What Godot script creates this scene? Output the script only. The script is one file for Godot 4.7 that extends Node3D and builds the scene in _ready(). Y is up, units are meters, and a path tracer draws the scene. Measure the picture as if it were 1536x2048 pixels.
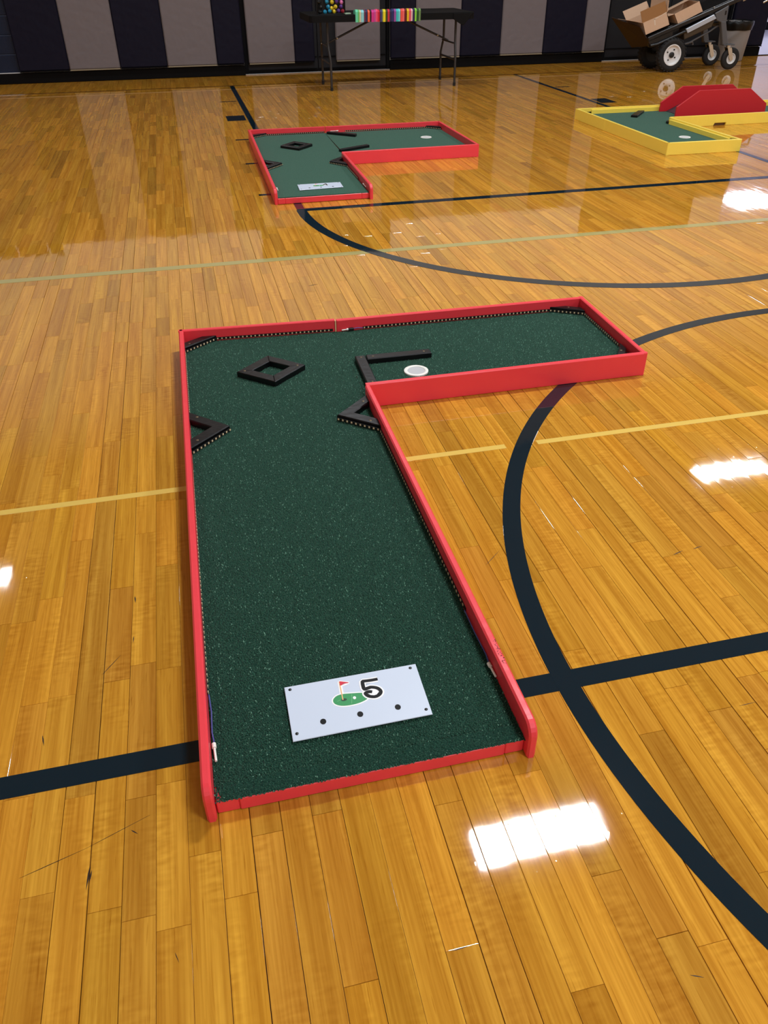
extends Node3D

const CAM_POS := Vector3(-2.4605, 1.3221, 1.0752)
const CAM_F := 1568.5            # focal length in pixels of the 1536 x 2048 frame
const CAM_YAW := -0.226742
const CAM_PITCH := -0.6225
const CAM_ROLL := -0.0093014
const HC := 0.042                # height of the carpet on the golf holes
const HB := 0.062                # top of the black bumpers
const RH := 0.09                 # top of the painted rails

var rng := RandomNumberGenerator.new()
var cam_basis: Basis
var taken := {}
var M := {}

# ------------------------------------------------------------------ mesh builder
class MB:
	var v := PackedVector3Array()
	var n := PackedVector3Array()
	var uv := PackedVector2Array()
	var col := PackedColorArray()
	var tint := Color(1, 1, 1)
	var uvs := Vector2(1, 1)

	func tri(a: Vector3, b: Vector3, c: Vector3, na: Vector3, nb: Vector3, nc: Vector3) -> void:
		var g := (c - a).cross(b - a)
		if g.dot(na + nb + nc) < 0.0:
			var t := b
			b = c
			c = t
			t = nb
			nb = nc
			nc = t
		for p in [a, b, c]:
			v.append(p)
			col.append(tint)
			uv.append(Vector2(p.x, p.z) * uvs)
		n.append(na)
		n.append(nb)
		n.append(nc)

	func flat(a: Vector3, b: Vector3, c: Vector3, out: Vector3) -> void:
		var g := (b - a).cross(c - a)
		if g.length_squared() < 1e-18:
			return
		g = g.normalized()
		if g.dot(out) < 0.0:
			g = -g
		tri(a, b, c, g, g, g)

	func quad(a: Vector3, b: Vector3, c: Vector3, d: Vector3, out: Vector3) -> void:
		flat(a, b, c, out)
		flat(a, c, d, out)

	func box(xf: Transform3D, s: Vector3, bev := 0.0) -> void:
		# a box of size s about the origin of xf, edges chamfered by bev
		var h := s * 0.5
		var b := minf(bev, minf(h.x, minf(h.y, h.z)) * 0.9)
		for ax in 3:
			var u := (ax + 1) % 3
			var w := (ax + 2) % 3
			for sg in [-1.0, 1.0]:
				var p: Array[Vector3] = []
				for q in [[-1, -1], [1, -1], [1, 1], [-1, 1]]:
					var e := Vector3.ZERO
					e[ax] = sg * h[ax]
					e[u] = q[0] * (h[u] - b)
					e[w] = q[1] * (h[w] - b)
					p.append(xf * e)
				var o := Vector3.ZERO
				o[ax] = sg
				quad(p[0], p[1], p[2], p[3], xf.basis * o)
			if b > 0.0:
				for su in [-1.0, 1.0]:
					for sw in [-1.0, 1.0]:
						var e1 := Vector3.ZERO
						var e2 := Vector3.ZERO
						e1[u] = su * h[u]
						e1[w] = sw * (h[w] - b)
						e2[u] = su * (h[u] - b)
						e2[w] = sw * h[w]
						var lo := Vector3.ZERO
						lo[ax] = h[ax] - b
						var o2 := Vector3.ZERO
						o2[u] = su
						o2[w] = sw
						quad(xf * (e1 - lo), xf * (e1 + lo), xf * (e2 + lo), xf * (e2 - lo), xf.basis * o2)
		if b > 0.0:
			for sx in [-1.0, 1.0]:
				for sy in [-1.0, 1.0]:
					for sz in [-1.0, 1.0]:
						var k := Vector3(sx, sy, sz)
						flat(xf * (k * (h - Vector3(0, b, b))), xf * (k * (h - Vector3(b, 0, b))), xf * (k * (h - Vector3(b, b, 0))), xf.basis * k)

	func bx(a: Vector3, b: Vector3, bev := 0.0) -> void:
		box(Transform3D(Basis(), (a + b) * 0.5), (b - a).abs(), bev)

	# a polygon in the plane of xf's x and y, swept from z = 0 to z = depth, both rims bevelled
	func prism(poly: PackedVector2Array, xf: Transform3D, depth: float, bev := 0.0) -> void:
		if Geometry2D.is_polygon_clockwise(poly):
			poly = poly.duplicate()
			poly.reverse()
		var ins := MB.inset(poly, bev)
		var k := poly.size()
		var rings := [[ins, 0.0], [poly, bev], [poly, depth - bev], [ins, depth]] if bev > 0.0 else [[poly, 0.0], [poly, depth]]
		for r in rings.size() - 1:
			var p0: PackedVector2Array = rings[r][0]
			var p1: PackedVector2Array = rings[r + 1][0]
			var z0: float = rings[r][1]
			var z1: float = rings[r + 1][1]
			for i in k:
				var j := (i + 1) % k
				var d := poly[j] - poly[i]
				var o := Vector3(d.y, -d.x, 0)
				if r == 0 and bev > 0.0:
					o.z = -d.length()
				elif r == 2:
					o.z = d.length()
				quad(xf * Vector3(p0[i].x, p0[i].y, z0), xf * Vector3(p0[j].x, p0[j].y, z0), xf * Vector3(p1[j].x, p1[j].y, z1), xf * Vector3(p1[i].x, p1[i].y, z1), xf.basis * o)
		var ids := Geometry2D.triangulate_polygon(ins)
		for z in [0.0, depth]:
			var o3 := xf.basis * Vector3(0, 0, -1.0 if z == 0.0 else 1.0)
			for t in range(0, ids.size(), 3):
				flat(xf * Vector3(ins[ids[t]].x, ins[ids[t]].y, z), xf * Vector3(ins[ids[t + 1]].x, ins[ids[t + 1]].y, z), xf * Vector3(ins[ids[t + 2]].x, ins[ids[t + 2]].y, z), o3)

	static func inset(poly: PackedVector2Array, d: float) -> PackedVector2Array:
		var out := PackedVector2Array()
		var k := poly.size()
		for i in k:
			var e0 := (poly[i] - poly[(i + k - 1) % k]).normalized()
			var e1 := (poly[(i + 1) % k] - poly[i]).normalized()
			var n0 := Vector2(-e0.y, e0.x)
			var n1 := Vector2(-e1.y, e1.x)
			var m := (n0 + n1)
			out.append(poly[i] + m * (d / maxf(0.3, 1.0 + n0.dot(n1))))
		return out

	# an upright prism: the polygon holds x and z of the world
	func slab(poly: PackedVector2Array, y0: float, y1: float, bev := 0.0) -> void:
		var q := PackedVector2Array()
		for p in poly:
			q.append(Vector2(p.x, -p.y))
		prism(q, Transform3D(Basis(Vector3(1, 0, 0), Vector3(0, 0, -1), Vector3(0, 1, 0)), Vector3(0, y0, 0)), y1 - y0, bev)

	func tube(pts: Array, r: float, sides := 10, caps := true) -> void:
		var k := pts.size()
		var rings := []
		var nrm := []
		var up := Vector3(0.13, 0.9, 0.31).normalized()
		for i in k:
			var a: Vector3 = pts[maxi(i - 1, 0)]
			var b: Vector3 = pts[mini(i + 1, k - 1)]
			var d := (b - a).normalized()
			var s := d.cross(up).normalized()
			var t := s.cross(d).normalized()
			var ring: Array[Vector3] = []
			var rn: Array[Vector3] = []
			for j in sides:
				var w := TAU * j / sides
				var o := s * cos(w) + t * sin(w)
				ring.append(pts[i] + o * r)
				rn.append(o)
			rings.append(ring)
			nrm.append(rn)
		for i in k - 1:
			for j in sides:
				var q := (j + 1) % sides
				tri(rings[i][j], rings[i][q], rings[i + 1][q], nrm[i][j], nrm[i][q], nrm[i + 1][q])
				tri(rings[i][j], rings[i + 1][q], rings[i + 1][j], nrm[i][j], nrm[i + 1][q], nrm[i + 1][j])
		if caps:
			for e in [0, k - 1]:
				var o: Vector3 = (pts[0] - pts[1]) if e == 0 else (pts[k - 1] - pts[k - 2])
				for j in range(1, sides - 1):
					flat(rings[e][0], rings[e][j], rings[e][j + 1], o)

	# a profile of (radius, height) points turned round xf's y axis
	func lathe(prof: Array, xf: Transform3D, seg := 32, smooth := true) -> void:
		for i in prof.size() - 1:
			var a: Vector2 = prof[i]
			var b: Vector2 = prof[i + 1]
			var d := b - a
			if d.length() < 1e-7:
				continue
			var fn := Vector2(d.y, -d.x).normalized()
			var na := fn
			var nb := fn
			if smooth:
				if i > 0:
					var p: Vector2 = a - prof[i - 1]
					var pn := Vector2(p.y, -p.x).normalized()
					if pn.dot(fn) > 0.5:
						na = (fn + pn).normalized()
				if i < prof.size() - 2:
					var q: Vector2 = prof[i + 2] - b
					var qn := Vector2(q.y, -q.x).normalized()
					if qn.dot(fn) > 0.5:
						nb = (fn + qn).normalized()
			for j in seg:
				var w0 := TAU * j / seg
				var w1 := TAU * (j + 1) / seg
				var c0 := Vector3(cos(w0), 0, sin(w0))
				var c1 := Vector3(cos(w1), 0, sin(w1))
				var y := Vector3(0, 1, 0)
				var bs := xf.basis
				var p00 := xf * (c0 * a.x + y * a.y)
				var p01 := xf * (c1 * a.x + y * a.y)
				var p10 := xf * (c0 * b.x + y * b.y)
				var p11 := xf * (c1 * b.x + y * b.y)
				var n00 := bs * (c0 * na.x + y * na.y)
				var n01 := bs * (c1 * na.x + y * na.y)
				var n10 := bs * (c0 * nb.x + y * nb.y)
				var n11 := bs * (c1 * nb.x + y * nb.y)
				if a.x > 1e-7:
					tri(p00, p01, p11, n00, n01, n11)
				if b.x > 1e-7:
					tri(p00, p11, p10, n00, n11, n10)

	func ball(at: Vector3, r: float, seg := 16) -> void:
		var prof := []
		for i in seg / 2 + 1:
			var w := -PI / 2 + PI * i / (seg / 2)
			prof.append(Vector2(cos(w) * r, sin(w) * r))
		lathe(prof, Transform3D(Basis(), at), seg)

	func mesh() -> ArrayMesh:
		var a := []
		a.resize(Mesh.ARRAY_MAX)
		a[Mesh.ARRAY_VERTEX] = v
		a[Mesh.ARRAY_NORMAL] = n
		a[Mesh.ARRAY_TEX_UV] = uv
		a[Mesh.ARRAY_COLOR] = col
		var m := ArrayMesh.new()
		m.add_surface_from_arrays(Mesh.PRIMITIVE_TRIANGLES, a)
		return m

# ------------------------------------------------------------------ naming helpers
func numbered(called: String) -> String:
	var k: int = taken.get(called, -1) + 1
	taken[called] = k
	return called if k == 0 else "%s_%03d" % [called, k]

func thing(called: String, label: String, category: String, at := Vector3.ZERO, group := "") -> Node3D:
	var o := Node3D.new()
	o.name = numbered(called)
	add_child(o)
	o.position = at
	tag(o, label, category, group)
	return o

func tag(o: Node, label: String, category: String, group := "") -> void:
	o.set_meta("label", label)
	o.set_meta("category", category)
	if group != "":
		o.set_meta("group", group)

func structure(called: String) -> Node3D:
	var o := Node3D.new()
	o.name = called
	add_child(o)
	o.set_meta("kind", "structure")
	return o

# commits a builder whose points are in world space as one named mesh under parent
func obj(called: String, b: MB, m: Material, parent: Node3D = null) -> MeshInstance3D:
	var o := MeshInstance3D.new()
	o.mesh = b.mesh()
	o.material_override = m
	if parent == null:
		o.name = numbered(called)
		add_child(o)
	else:
		o.name = called
		parent.add_child(o, true)
		var p := Node3D.new()
		o.position = -origin_of(parent)
	return o

func origin_of(n: Node3D) -> Vector3:
	var at := Vector3.ZERO
	var k: Node = n
	while k is Node3D and k != self:
		at += (k as Node3D).position
		k = k.get_parent()
	return at

func rgb(r: int, g: int, b: int) -> Color:
	return Color(r / 255.0, g / 255.0, b / 255.0)

func mat(called: String, c: Color, rough := 0.6, metal := 0.0, spec := 0.5) -> StandardMaterial3D:
	var m := StandardMaterial3D.new()
	m.resource_name = called
	m.albedo_color = c
	m.roughness = rough
	m.metallic = metal
	m.metallic_specular = spec
	M[called] = m
	return m

func noise_l8(sd: int, freq: float, w: int, h: int, to_w: int, to_h: int, oct := 3) -> PackedByteArray:
	var f := FastNoiseLite.new()
	f.seed = sd
	f.noise_type = FastNoiseLite.TYPE_SIMPLEX_SMOOTH
	f.frequency = freq
	f.fractal_octaves = oct
	var im := f.get_image(w, h)
	im.convert(Image.FORMAT_L8)
	im.resize(to_w, to_h, Image.INTERPOLATE_CUBIC)
	return im.get_data()

func bump_noise(sd: int, freq: float, size: int, oct := 4) -> ImageTexture:
	var f := FastNoiseLite.new()
	f.seed = sd
	f.frequency = freq
	f.fractal_octaves = oct
	var im := f.get_seamless_image(size, size)
	return ImageTexture.create_from_image(im)

func add_bump(m: StandardMaterial3D, t: Texture2D, centimetres: float, scale: float) -> void:
	m.heightmap_enabled = true
	m.heightmap_texture = t
	m.heightmap_scale = centimetres
	m.uv1_triplanar = true
	m.uv1_scale = Vector3.ONE * scale

func proj(p: Vector3) -> Vector3:
	var q := cam_basis.inverse() * (p - CAM_POS)
	return Vector3(768.0 + CAM_F * q.x / -q.z, 1024.0 - CAM_F * q.y / -q.z, -q.z)

# ------------------------------------------------------------------ the scene
func _ready() -> void:
	rng.seed = 7
	camera_and_light()
	materials()
	room()
	wooden_floor()
	court_lines()
	wall_pads()
	near_hole()
	far_hole()
	yellow_hole()
	ramp_bridge()
	table_and_things()
	hand_truck()
	trash_can()
	lamps()

func camera_and_light() -> void:
	var cam := Camera3D.new()
	cam.name = "camera"
	cam_basis = Basis(Vector3.UP, CAM_YAW) * Basis(Vector3.RIGHT, CAM_PITCH) * Basis(Vector3(0, 0, 1), CAM_ROLL)
	cam.transform = Transform3D(cam_basis, CAM_POS)
	cam.fov = rad_to_deg(2.0 * atan(1024.0 / CAM_F))
	cam.near = 0.05
	cam.far = 60.0
	add_child(cam)
	cam.current = true
	var env := Environment.new()
	env.background_mode = Environment.BG_COLOR
	env.background_color = Color(0.02, 0.02, 0.02)
	env.tonemap_mode = Environment.TONE_MAPPER_LINEAR
	env.tonemap_exposure = 1.0
	env.sdfgi_enabled = true
	env.ssao_enabled = true
	env.ssil_enabled = true
	var we := WorldEnvironment.new()
	we.name = "environment"
	we.environment = env
	add_child(we)

const LAMP_ENERGY := 15.5
const LAMP_COLOR := Color(0.95, 0.975, 1.0)

func lamps() -> void:
	var first: Node3D = null
	for z in [-7.85, -2.69, 2.5, 7.7]:
		for x in [-6.15 if z < -7.0 else -5.5, -0.12 if z > -7.0 else -0.78, 5.25]:
			if (z == -2.69 and x == -5.5) or (z == 2.5 and x < -5.0):
				continue
			var t: Node3D
			if first == null:
				t = thing("ceiling_light", "white rectangular high bay lamp hung from the gym ceiling, seen mirrored in the floor", "ceiling light", Vector3(x, 5.42, z), "high bay lamps over the gym")
				first = t
				var h := MB.new()
				h.bx(Vector3(x - 0.64, 5.43, z - 0.22), Vector3(x + 0.64, 5.51, z + 0.22), 0.01)
				obj("housing", h, M.white_metal, t)
				var g := MB.new()
				g.bx(Vector3(x - 0.6, 5.415, z - 0.18), Vector3(x + 0.6, 5.43, z + 0.18))
				obj("lamp_panel", g, M.lamp_glow, t)
				for s in [-0.5, 0.5]:
					var r := MB.new()
					r.tube([Vector3(x + s, 5.5, z), Vector3(x + s, 6.2, z)], 0.006, 6)
					obj("hanging_rod", r, M.white_metal, t)
			else:
				t = first.duplicate()
				t.name = numbered("ceiling_light")
				add_child(t)
				t.position = Vector3(x, 5.42, z)
			var l := AreaLight3D.new()
			l.name = "lamp_light"
			l.area_size = Vector2(1.2, 0.36)
			l.area_normalize_energy = true
			l.light_energy = LAMP_ENERGY * (0.52 if z < -7.0 else (1.5 if z < 0.0 and x < 3.0 else 0.9))
			l.light_color = LAMP_COLOR
			l.shadow_enabled = true
			l.set("area_range", 30.0)
			l.set("area_attenuation", 2.0)
			add_child(l, true)
			l.position = Vector3(x, 5.41, z)
			l.rotation = Vector3(-PI / 2, 0, 0)

func materials() -> void:
	wood_material()
	var fine := bump_noise(3, 0.06, 256)
	var soft := bump_noise(4, 0.02, 256, 2)
	var red := mat("red_paint", rgb(238, 62, 72), 0.36)
	add_bump(red, soft, 0.06, 4.0)
	var yel := mat("yellow_paint", rgb(246, 216, 84), 0.4)
	add_bump(yel, soft, 0.06, 4.0)
	mat("dark_red_paint", rgb(196, 26, 38), 0.45)
	var blk := mat("black_paint", rgb(8, 8, 11), 0.36, 0.0, 0.42)
	add_bump(blk, soft, 0.05, 6.0)
	mat("raw_wood", rgb(230, 190, 140), 0.7)
	mat("base_wood", rgb(120, 90, 60), 0.8)
	var cp := mat("carpet", rgb(20, 54, 43), 0.95, 0.0, 0.3)
	add_bump(cp, fine, 0.5, 6.0)
	var tex := bump_noise(8, 0.22, 512, 2)
	cp.detail_enabled = false
	cp.rim_enabled = true
	cp.rim = 0.5
	cp.rim_tint = 0.6
	var far := mat("grazing_sheen_carpet", rgb(255, 255, 255), 0.95, 0.0, 0.15)  # same carpet, made paler for the sheen of pile seen at grazing angle
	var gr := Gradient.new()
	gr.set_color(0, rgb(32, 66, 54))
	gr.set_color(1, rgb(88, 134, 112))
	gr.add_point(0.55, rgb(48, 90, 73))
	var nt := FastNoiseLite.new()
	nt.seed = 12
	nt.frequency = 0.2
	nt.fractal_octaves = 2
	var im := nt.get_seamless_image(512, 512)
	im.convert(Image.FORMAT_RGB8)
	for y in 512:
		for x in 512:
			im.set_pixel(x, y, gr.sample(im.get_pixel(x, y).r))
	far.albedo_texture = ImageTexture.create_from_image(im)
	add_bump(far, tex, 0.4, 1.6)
	far.rim_enabled = true
	far.rim = 0.25
	far.rim_tint = 1.0
	var pile := mat("carpet_pile", rgb(255, 255, 255), 0.9, 0.0, 0.3)
	pile.vertex_color_use_as_albedo = true
	pile.rim_enabled = true
	pile.rim = 0.4
	pile.rim_tint = 1.0
	mat("white_plastic", rgb(208, 219, 236), 0.32)
	mat("white_print", rgb(250, 250, 250), 0.4)
	mat("black_print", rgb(10, 10, 12), 0.5, 0.0, 0.35)
	mat("green_print", rgb(48, 150, 86), 0.4)
	mat("dark_green_print", rgb(20, 60, 36), 0.4)
	mat("pale_green_print", rgb(120, 190, 130), 0.4)
	mat("red_print", rgb(215, 32, 58), 0.4)
	mat("pole_print", rgb(245, 190, 130), 0.4)
	mat("grey_plastic", rgb(190, 190, 192), 0.5)
	mat("screw_head", rgb(120, 104, 78), 0.4, 0.7)
	mat("black_screw", rgb(14, 14, 14), 0.4)
	mat("black_tape", rgb(12, 12, 12), 0.5)
	mat("led_chip", rgb(226, 205, 165), 0.35)
	mat("white_cap", rgb(240, 238, 230), 0.4)
	mat("blue_wire", rgb(70, 76, 150), 0.4)
	mat("black_mark", rgb(24, 8, 14), 0.7)
	var gv := mat("grey_vinyl", rgb(116, 108, 110), 0.6, 0.0, 0.35)
	add_bump(gv, soft, 0.3, 1.5)
	var nv := mat("navy_vinyl", rgb(15, 14, 33), 0.6, 0.0, 0.3)
	add_bump(nv, soft, 0.3, 1.5)
	mat("pad_trim", rgb(150, 138, 112), 0.6)
	mat("black_rubber", rgb(8, 7, 8), 0.7, 0.0, 0.25)
	mat("door_paint", rgb(34, 34, 37), 0.6, 0.0, 0.3)
	mat("door_frame", rgb(15, 15, 17), 0.7, 0.0, 0.2)
	mat("aluminium", rgb(200, 200, 200), 0.35, 0.9)
	var bp := mat("blue_block_paint", rgb(12, 26, 50), 0.45, 0.0, 0.4)
	add_bump(bp, fine, 0.1, 2.0)
	mat("mortar_paint", rgb(46, 58, 82), 0.4)
	var cw := mat("cream_wall_paint", rgb(214, 208, 200), 0.6)
	add_bump(cw, fine, 0.1, 2.0)
	mat("ceiling_paint", rgb(150, 146, 140), 0.9)
	mat("hall_white", rgb(236, 234, 240), 0.5)
	mat("hall_floor", rgb(206, 204, 220), 0.12)
	mat("white_metal", rgb(225, 225, 225), 0.4)
	var glow := mat("lamp_glow", rgb(255, 255, 255), 0.5)
	glow.emission_enabled = true
	glow.emission = Color(0.96, 0.98, 1.0)
	glow.emission_energy_multiplier = 3.0
	mat("table_cloth", rgb(8, 8, 9), 0.7, 0.0, 0.3)
	mat("leg_steel", rgb(62, 60, 60), 0.42, 0.5)
	mat("foot_rubber", rgb(12, 12, 12), 0.7)
	mat("rivet", rgb(210, 210, 205), 0.3, 0.9)
	mat("wire_black", rgb(20, 20, 20), 0.4, 0.3)
	mat("tyre_rubber", rgb(24, 23, 23), 0.75)
	mat("rim_white", rgb(236, 236, 236), 0.35)
	mat("hub_black", rgb(26, 26, 26), 0.5)
	mat("truck_black", rgb(16, 15, 16), 0.35)
	mat("truck_grey", rgb(88, 88, 90), 0.45)
	mat("toe_steel", rgb(44, 26, 22), 0.5, 0.2)
	mat("silver_paint", rgb(186, 194, 206), 0.35, 0.3)
	mat("battery_brown", rgb(70, 58, 42), 0.5)
	mat("chrome", rgb(225, 225, 220), 0.2, 1.0)
	var cb := mat("cardboard", rgb(212, 178, 148), 0.8)
	add_bump(cb, soft, 0.08, 5.0)
	mat("cardboard_inside", rgb(150, 104, 58), 0.85)
	mat("clear_tape", rgb(226, 206, 184), 0.15)
	mat("bin_grey", rgb(150, 147, 146), 0.5)
	mat("bag_black", rgb(8, 8, 8), 0.35, 0.0, 0.4)
	mat("purple_deck", rgb(62, 46, 54), 0.6)

# ------------------------------------------------------------------ wood
func wood_material() -> void:
	var w := 1024
	var h := 2048
	var streak := noise_l8(21, 0.09, 1024, 72, w, h, 3)
	var broad := noise_l8(22, 0.035, 512, 60, w, h, 2)
	var curl := noise_l8(23, 0.16, 72, 1024, w, h, 2)
	var mask := noise_l8(24, 0.07, 64, 100, w, h, 2)
	var warp := noise_l8(25, 0.05, 160, 96, w, h, 2)
	var fleck := noise_l8(26, 0.14, 1024, 150, w, h, 1)
	var data := PackedByteArray()
	data.resize(w * h * 3)
	var lo := rgb(176, 110, 27)
	var hi := rgb(238, 173, 62)
	var lut := PackedByteArray()
	lut.resize(256 * 3)
	for i in 256:
		var c := lo.lerp(hi, i / 255.0)
		lut[i * 3] = c.r8
		lut[i * 3 + 1] = c.g8
		lut[i * 3 + 2] = c.b8
	var sn := PackedFloat32Array()
	sn.resize(1024)
	for i in 1024:
		sn[i] = sin(TAU * i / 1024.0)
	var j := 0
	for y in h:
		for x in w:
			var i := y * w + x
			var k: float = 0.5 + (streak[i] - 128) * 0.0017 + (broad[i] - 128) * 0.0021
			var q := mask[i]
			if q > 120:
				k += (curl[i] - 128) * 0.00002 * (q - 120)
			k += sn[(warp[i] * 40 + x * 3) & 1023] * 0.026 * (255 - q) * 0.006
			if fleck[i] < 34:
				k -= (34 - fleck[i]) * 0.016
			var c := clampi(int(k * 255.0), 0, 255) * 3
			data[j] = lut[c]
			data[j + 1] = lut[c + 1]
			data[j + 2] = lut[c + 2]
			j += 3
	var tex := ImageTexture.create_from_image(Image.create_from_data(w, h, false, Image.FORMAT_RGB8, data))
	# slight waves of the lacquer and a few specks of dust, as heights
	var f := FastNoiseLite.new()
	f.seed = 31
	f.frequency = 0.014
	f.fractal_octaves = 2
	var bw := 512
	var bh := 1024
	var hd := PackedFloat32Array()
	hd.resize(bw * bh)
	for y in bh:
		for x in bw:
			hd[y * bw + x] = 0.5 + 0.5 * f.get_noise_2d(x * 1.1, y * 2.2 * 0.5)
	var r2 := RandomNumberGenerator.new()
	r2.seed = 5
	for i in 420:
		var px := r2.randi_range(2, bw - 3)
		var py := r2.randi_range(2, bh - 3)
		var a := r2.randf_range(0.2, 0.7)
		hd[py * bw + px] += a
		if r2.randf() < 0.4:
			hd[py * bw + px + 1] += a * 0.7
			hd[(py + 1) * bw + px] += a * 0.6
	var bump := ImageTexture.create_from_image(Image.create_from_data(bw, bh, false, Image.FORMAT_RF, hd.to_byte_array()))
	var m := mat("maple", Color(1, 1, 1), 0.035, 0.0, 0.6)
	m.albedo_texture = tex
	m.vertex_color_use_as_albedo = true
	m.heightmap_enabled = true
	m.heightmap_texture = bump
	m.heightmap_scale = 0.010
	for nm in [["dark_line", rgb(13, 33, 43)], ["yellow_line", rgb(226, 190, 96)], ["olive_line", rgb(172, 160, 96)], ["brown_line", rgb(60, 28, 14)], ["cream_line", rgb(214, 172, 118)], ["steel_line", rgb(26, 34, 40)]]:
		var p := mat(nm[0], nm[1], 0.045, 0.0, 0.55)
		p.heightmap_enabled = true
		p.heightmap_texture = bump
		p.heightmap_scale = 0.010
	mat("subfloor", rgb(40, 22, 8), 0.9)

const PW := 0.05715

func plank(b: MB, x0: float, z0: float, z1: float, gap: float, endgap: float) -> void:
	# one strip of maple: a slightly tilted, slightly cupped top, chamfers and sides
	var ln := z1 - z0
	var ou := rng.randi_range(0, 9) * 0.1
	var ov := rng.randf() * maxf(0.0, 1.0 - ln / 2.3)
	var bv := rng.randf_range(0.0003, 0.0007)
	var xa := x0 + gap * 0.5
	var xb := x0 + PW - gap * 0.5
	var za := z0 + endgap * 0.5
	var zb := z1 - endgap * 0.5
	var tx := rng.randfn(0.0, 0.0008)
	var tz := rng.randfn(0.0, 0.00038)
	var cup := rng.randfn(0.001, 0.001)
	var hl := -tx * PW * 0.5
	var tone := rng.randf()
	var base := rng.randf_range(0.83, 1.06)
	if tone < 0.1:
		base *= rng.randf_range(0.78, 0.9)
	elif tone > 0.9:
		base *= 1.1
	b.tint = Color(base * 0.94, base * rng.randf_range(0.93, 1.02), base * rng.randf_range(0.85, 1.2))
	var n0 := Vector3(-tx - cup, 1, -tz).normalized()
	var n1 := Vector3(-tx + cup, 1, -tz).normalized()
	var s := b.v.size()
	var a := Vector3(xa + bv, hl, za + bv)
	var c := Vector3(xb - bv, -hl, za + bv)
	var d := Vector3(xb - bv, -hl, zb - bv)
	var e := Vector3(xa + bv, hl, zb - bv)
	b.tri(a, c, d, n0, n1, n1)
	b.tri(a, d, e, n0, n1, n0)
	var lo := -bv * 0.8
	var a1 := Vector3(xa, lo, za)
	var c1 := Vector3(xb, lo, za)
	var d1 := Vector3(xb, lo, zb)
	var e1 := Vector3(xa, lo, zb)
	b.quad(a, e, e1, a1, Vector3(-1, 1, 0))
	b.quad(c, d, d1, c1, Vector3(1, 1, 0))
	b.quad(a, c, c1, a1, Vector3(0, 1, -1))
	b.quad(e, d, d1, e1, Vector3(0, 1, 1))
	var dn := Vector3(0, -0.006, 0)
	b.quad(a1, e1, e1 + dn, a1 + dn, Vector3(-1, 0, 0))
	b.quad(c1, d1, d1 + dn, c1 + dn, Vector3(1, 0, 0))
	b.quad(a1, c1, c1 + dn, a1 + dn, Vector3(0, 0, -1))
	b.quad(e1, d1, d1 + dn, e1 + dn, Vector3(0, 0, 1))
	for i in range(s, b.v.size()):
		var p := b.v[i]
		b.uv[i] = Vector2(ou + (p.x - x0) / 0.5715 * 0.98, ov + (p.z - z0) / 2.3)

func on_board(x: float, z: float) -> bool:
	return (x > -2.59 and x < -1.95 and z > -2.0 and z < 0.17) or (x > -2.59 and x < -0.88 and z > -1.98 and z < -1.35) or (x > -1.94 and x < -1.31 and z > -6.2 and z < -4.15) or (x > -1.94 and x < -0.24 and z > -6.2 and z < -5.17) or (x > 1.18 and x < 1.8 and z > -6.5 and z < -4.82) or (x > 1.18 and z > -6.5 and z < -5.85 and x < 4.2)

func wooden_floor() -> void:
	var fl := structure("floor")
	var sub := MB.new()
	sub.bx(Vector3(-9.2, -0.2, -10.9), Vector3(9.2, -0.004, 10.9))
	obj("subfloor", sub, M.subfloor, fl)
	var list := []
	var row := 0
	var x := -2.9742 - PW * 64
	while x < 7.7:
		var z := 2.2 + rng.randf() * 0.4
		var gap := 0.0003 if rng.randf() < 0.4 else rng.randf_range(0.0005, 0.0013)
		if row % 6 == 0 or rng.randf() < 0.08:
			gap = rng.randf_range(0.0015, 0.0026)
		while z > -10.66:
			var ln := rng.randf_range(0.2, 0.6) if rng.randf() < 0.7 else rng.randf_range(0.55, 1.1)
			var z0 := maxf(z - ln, -10.67)
			var area := 0.0
			for i in 10:
				var zz := lerpf(z0, z, (i + 0.5) / 10.0)
				var c := Vector3(x + PW * 0.5, 0, zz)
				var p := proj(c)
				if p.z > 0.1 and p.x > 0 and p.x < 1536 and p.y > 0 and p.y < 2048 and not on_board(c.x, c.z):
					var px := proj(c + Vector3(0.01, 0, 0)) - p
					var pz := proj(c + Vector3(0, 0, 0.01)) - p
					area += absf(px.x * pz.y - px.y * pz.x) * 10000.0 * PW * (z - z0) / 10.0
			list.append([area, x, z0, z, gap, rng.randf_range(0.0003, 0.001)])
			z = z0
		x += PW
		row += 1
	var order := range(list.size())
	order.sort_custom(func(a, b): return list[a][0] > list[b][0])
	var rest := MB.new()
	var shown := 0
	for k in order:
		var q: Array = list[k]
		if shown < 300:
			var b := MB.new()
			plank(b, q[1], q[2], q[3], q[4], q[5])
			obj("plank", b, M.maple, fl)
			shown += 1
		else:
			plank(rest, q[1], q[2], q[3], q[4], q[5])
	var o := obj("planking", rest, M.maple, fl)
	o.set_meta("kind", "stuff")
	# the part of the hall behind and beside the camera
	var back := MB.new()
	back.uvs = Vector2(1.0 / 0.57, 1.0 / 2.3)
	back.tint = Color(0.92, 0.9, 0.88)
	for r in [[-9.0, 9.0, 2.6, 10.8], [-9.0, -2.9742 - PW * 64, -10.67, 2.6], [7.7, 9.0, -10.67, 2.6]]:
		back.bx(Vector3(r[0], -0.006, r[2]), Vector3(r[1], 0.0, r[3]))
	obj("outer_planking", back, M.maple, fl)
	fl.set_meta("ready", true)

func strip(b: MB, x0: float, x1: float, z0: float, z1: float) -> void:
	b.bx(Vector3(x0, -0.001, z0), Vector3(x1, 0.0007, z1))

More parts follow.
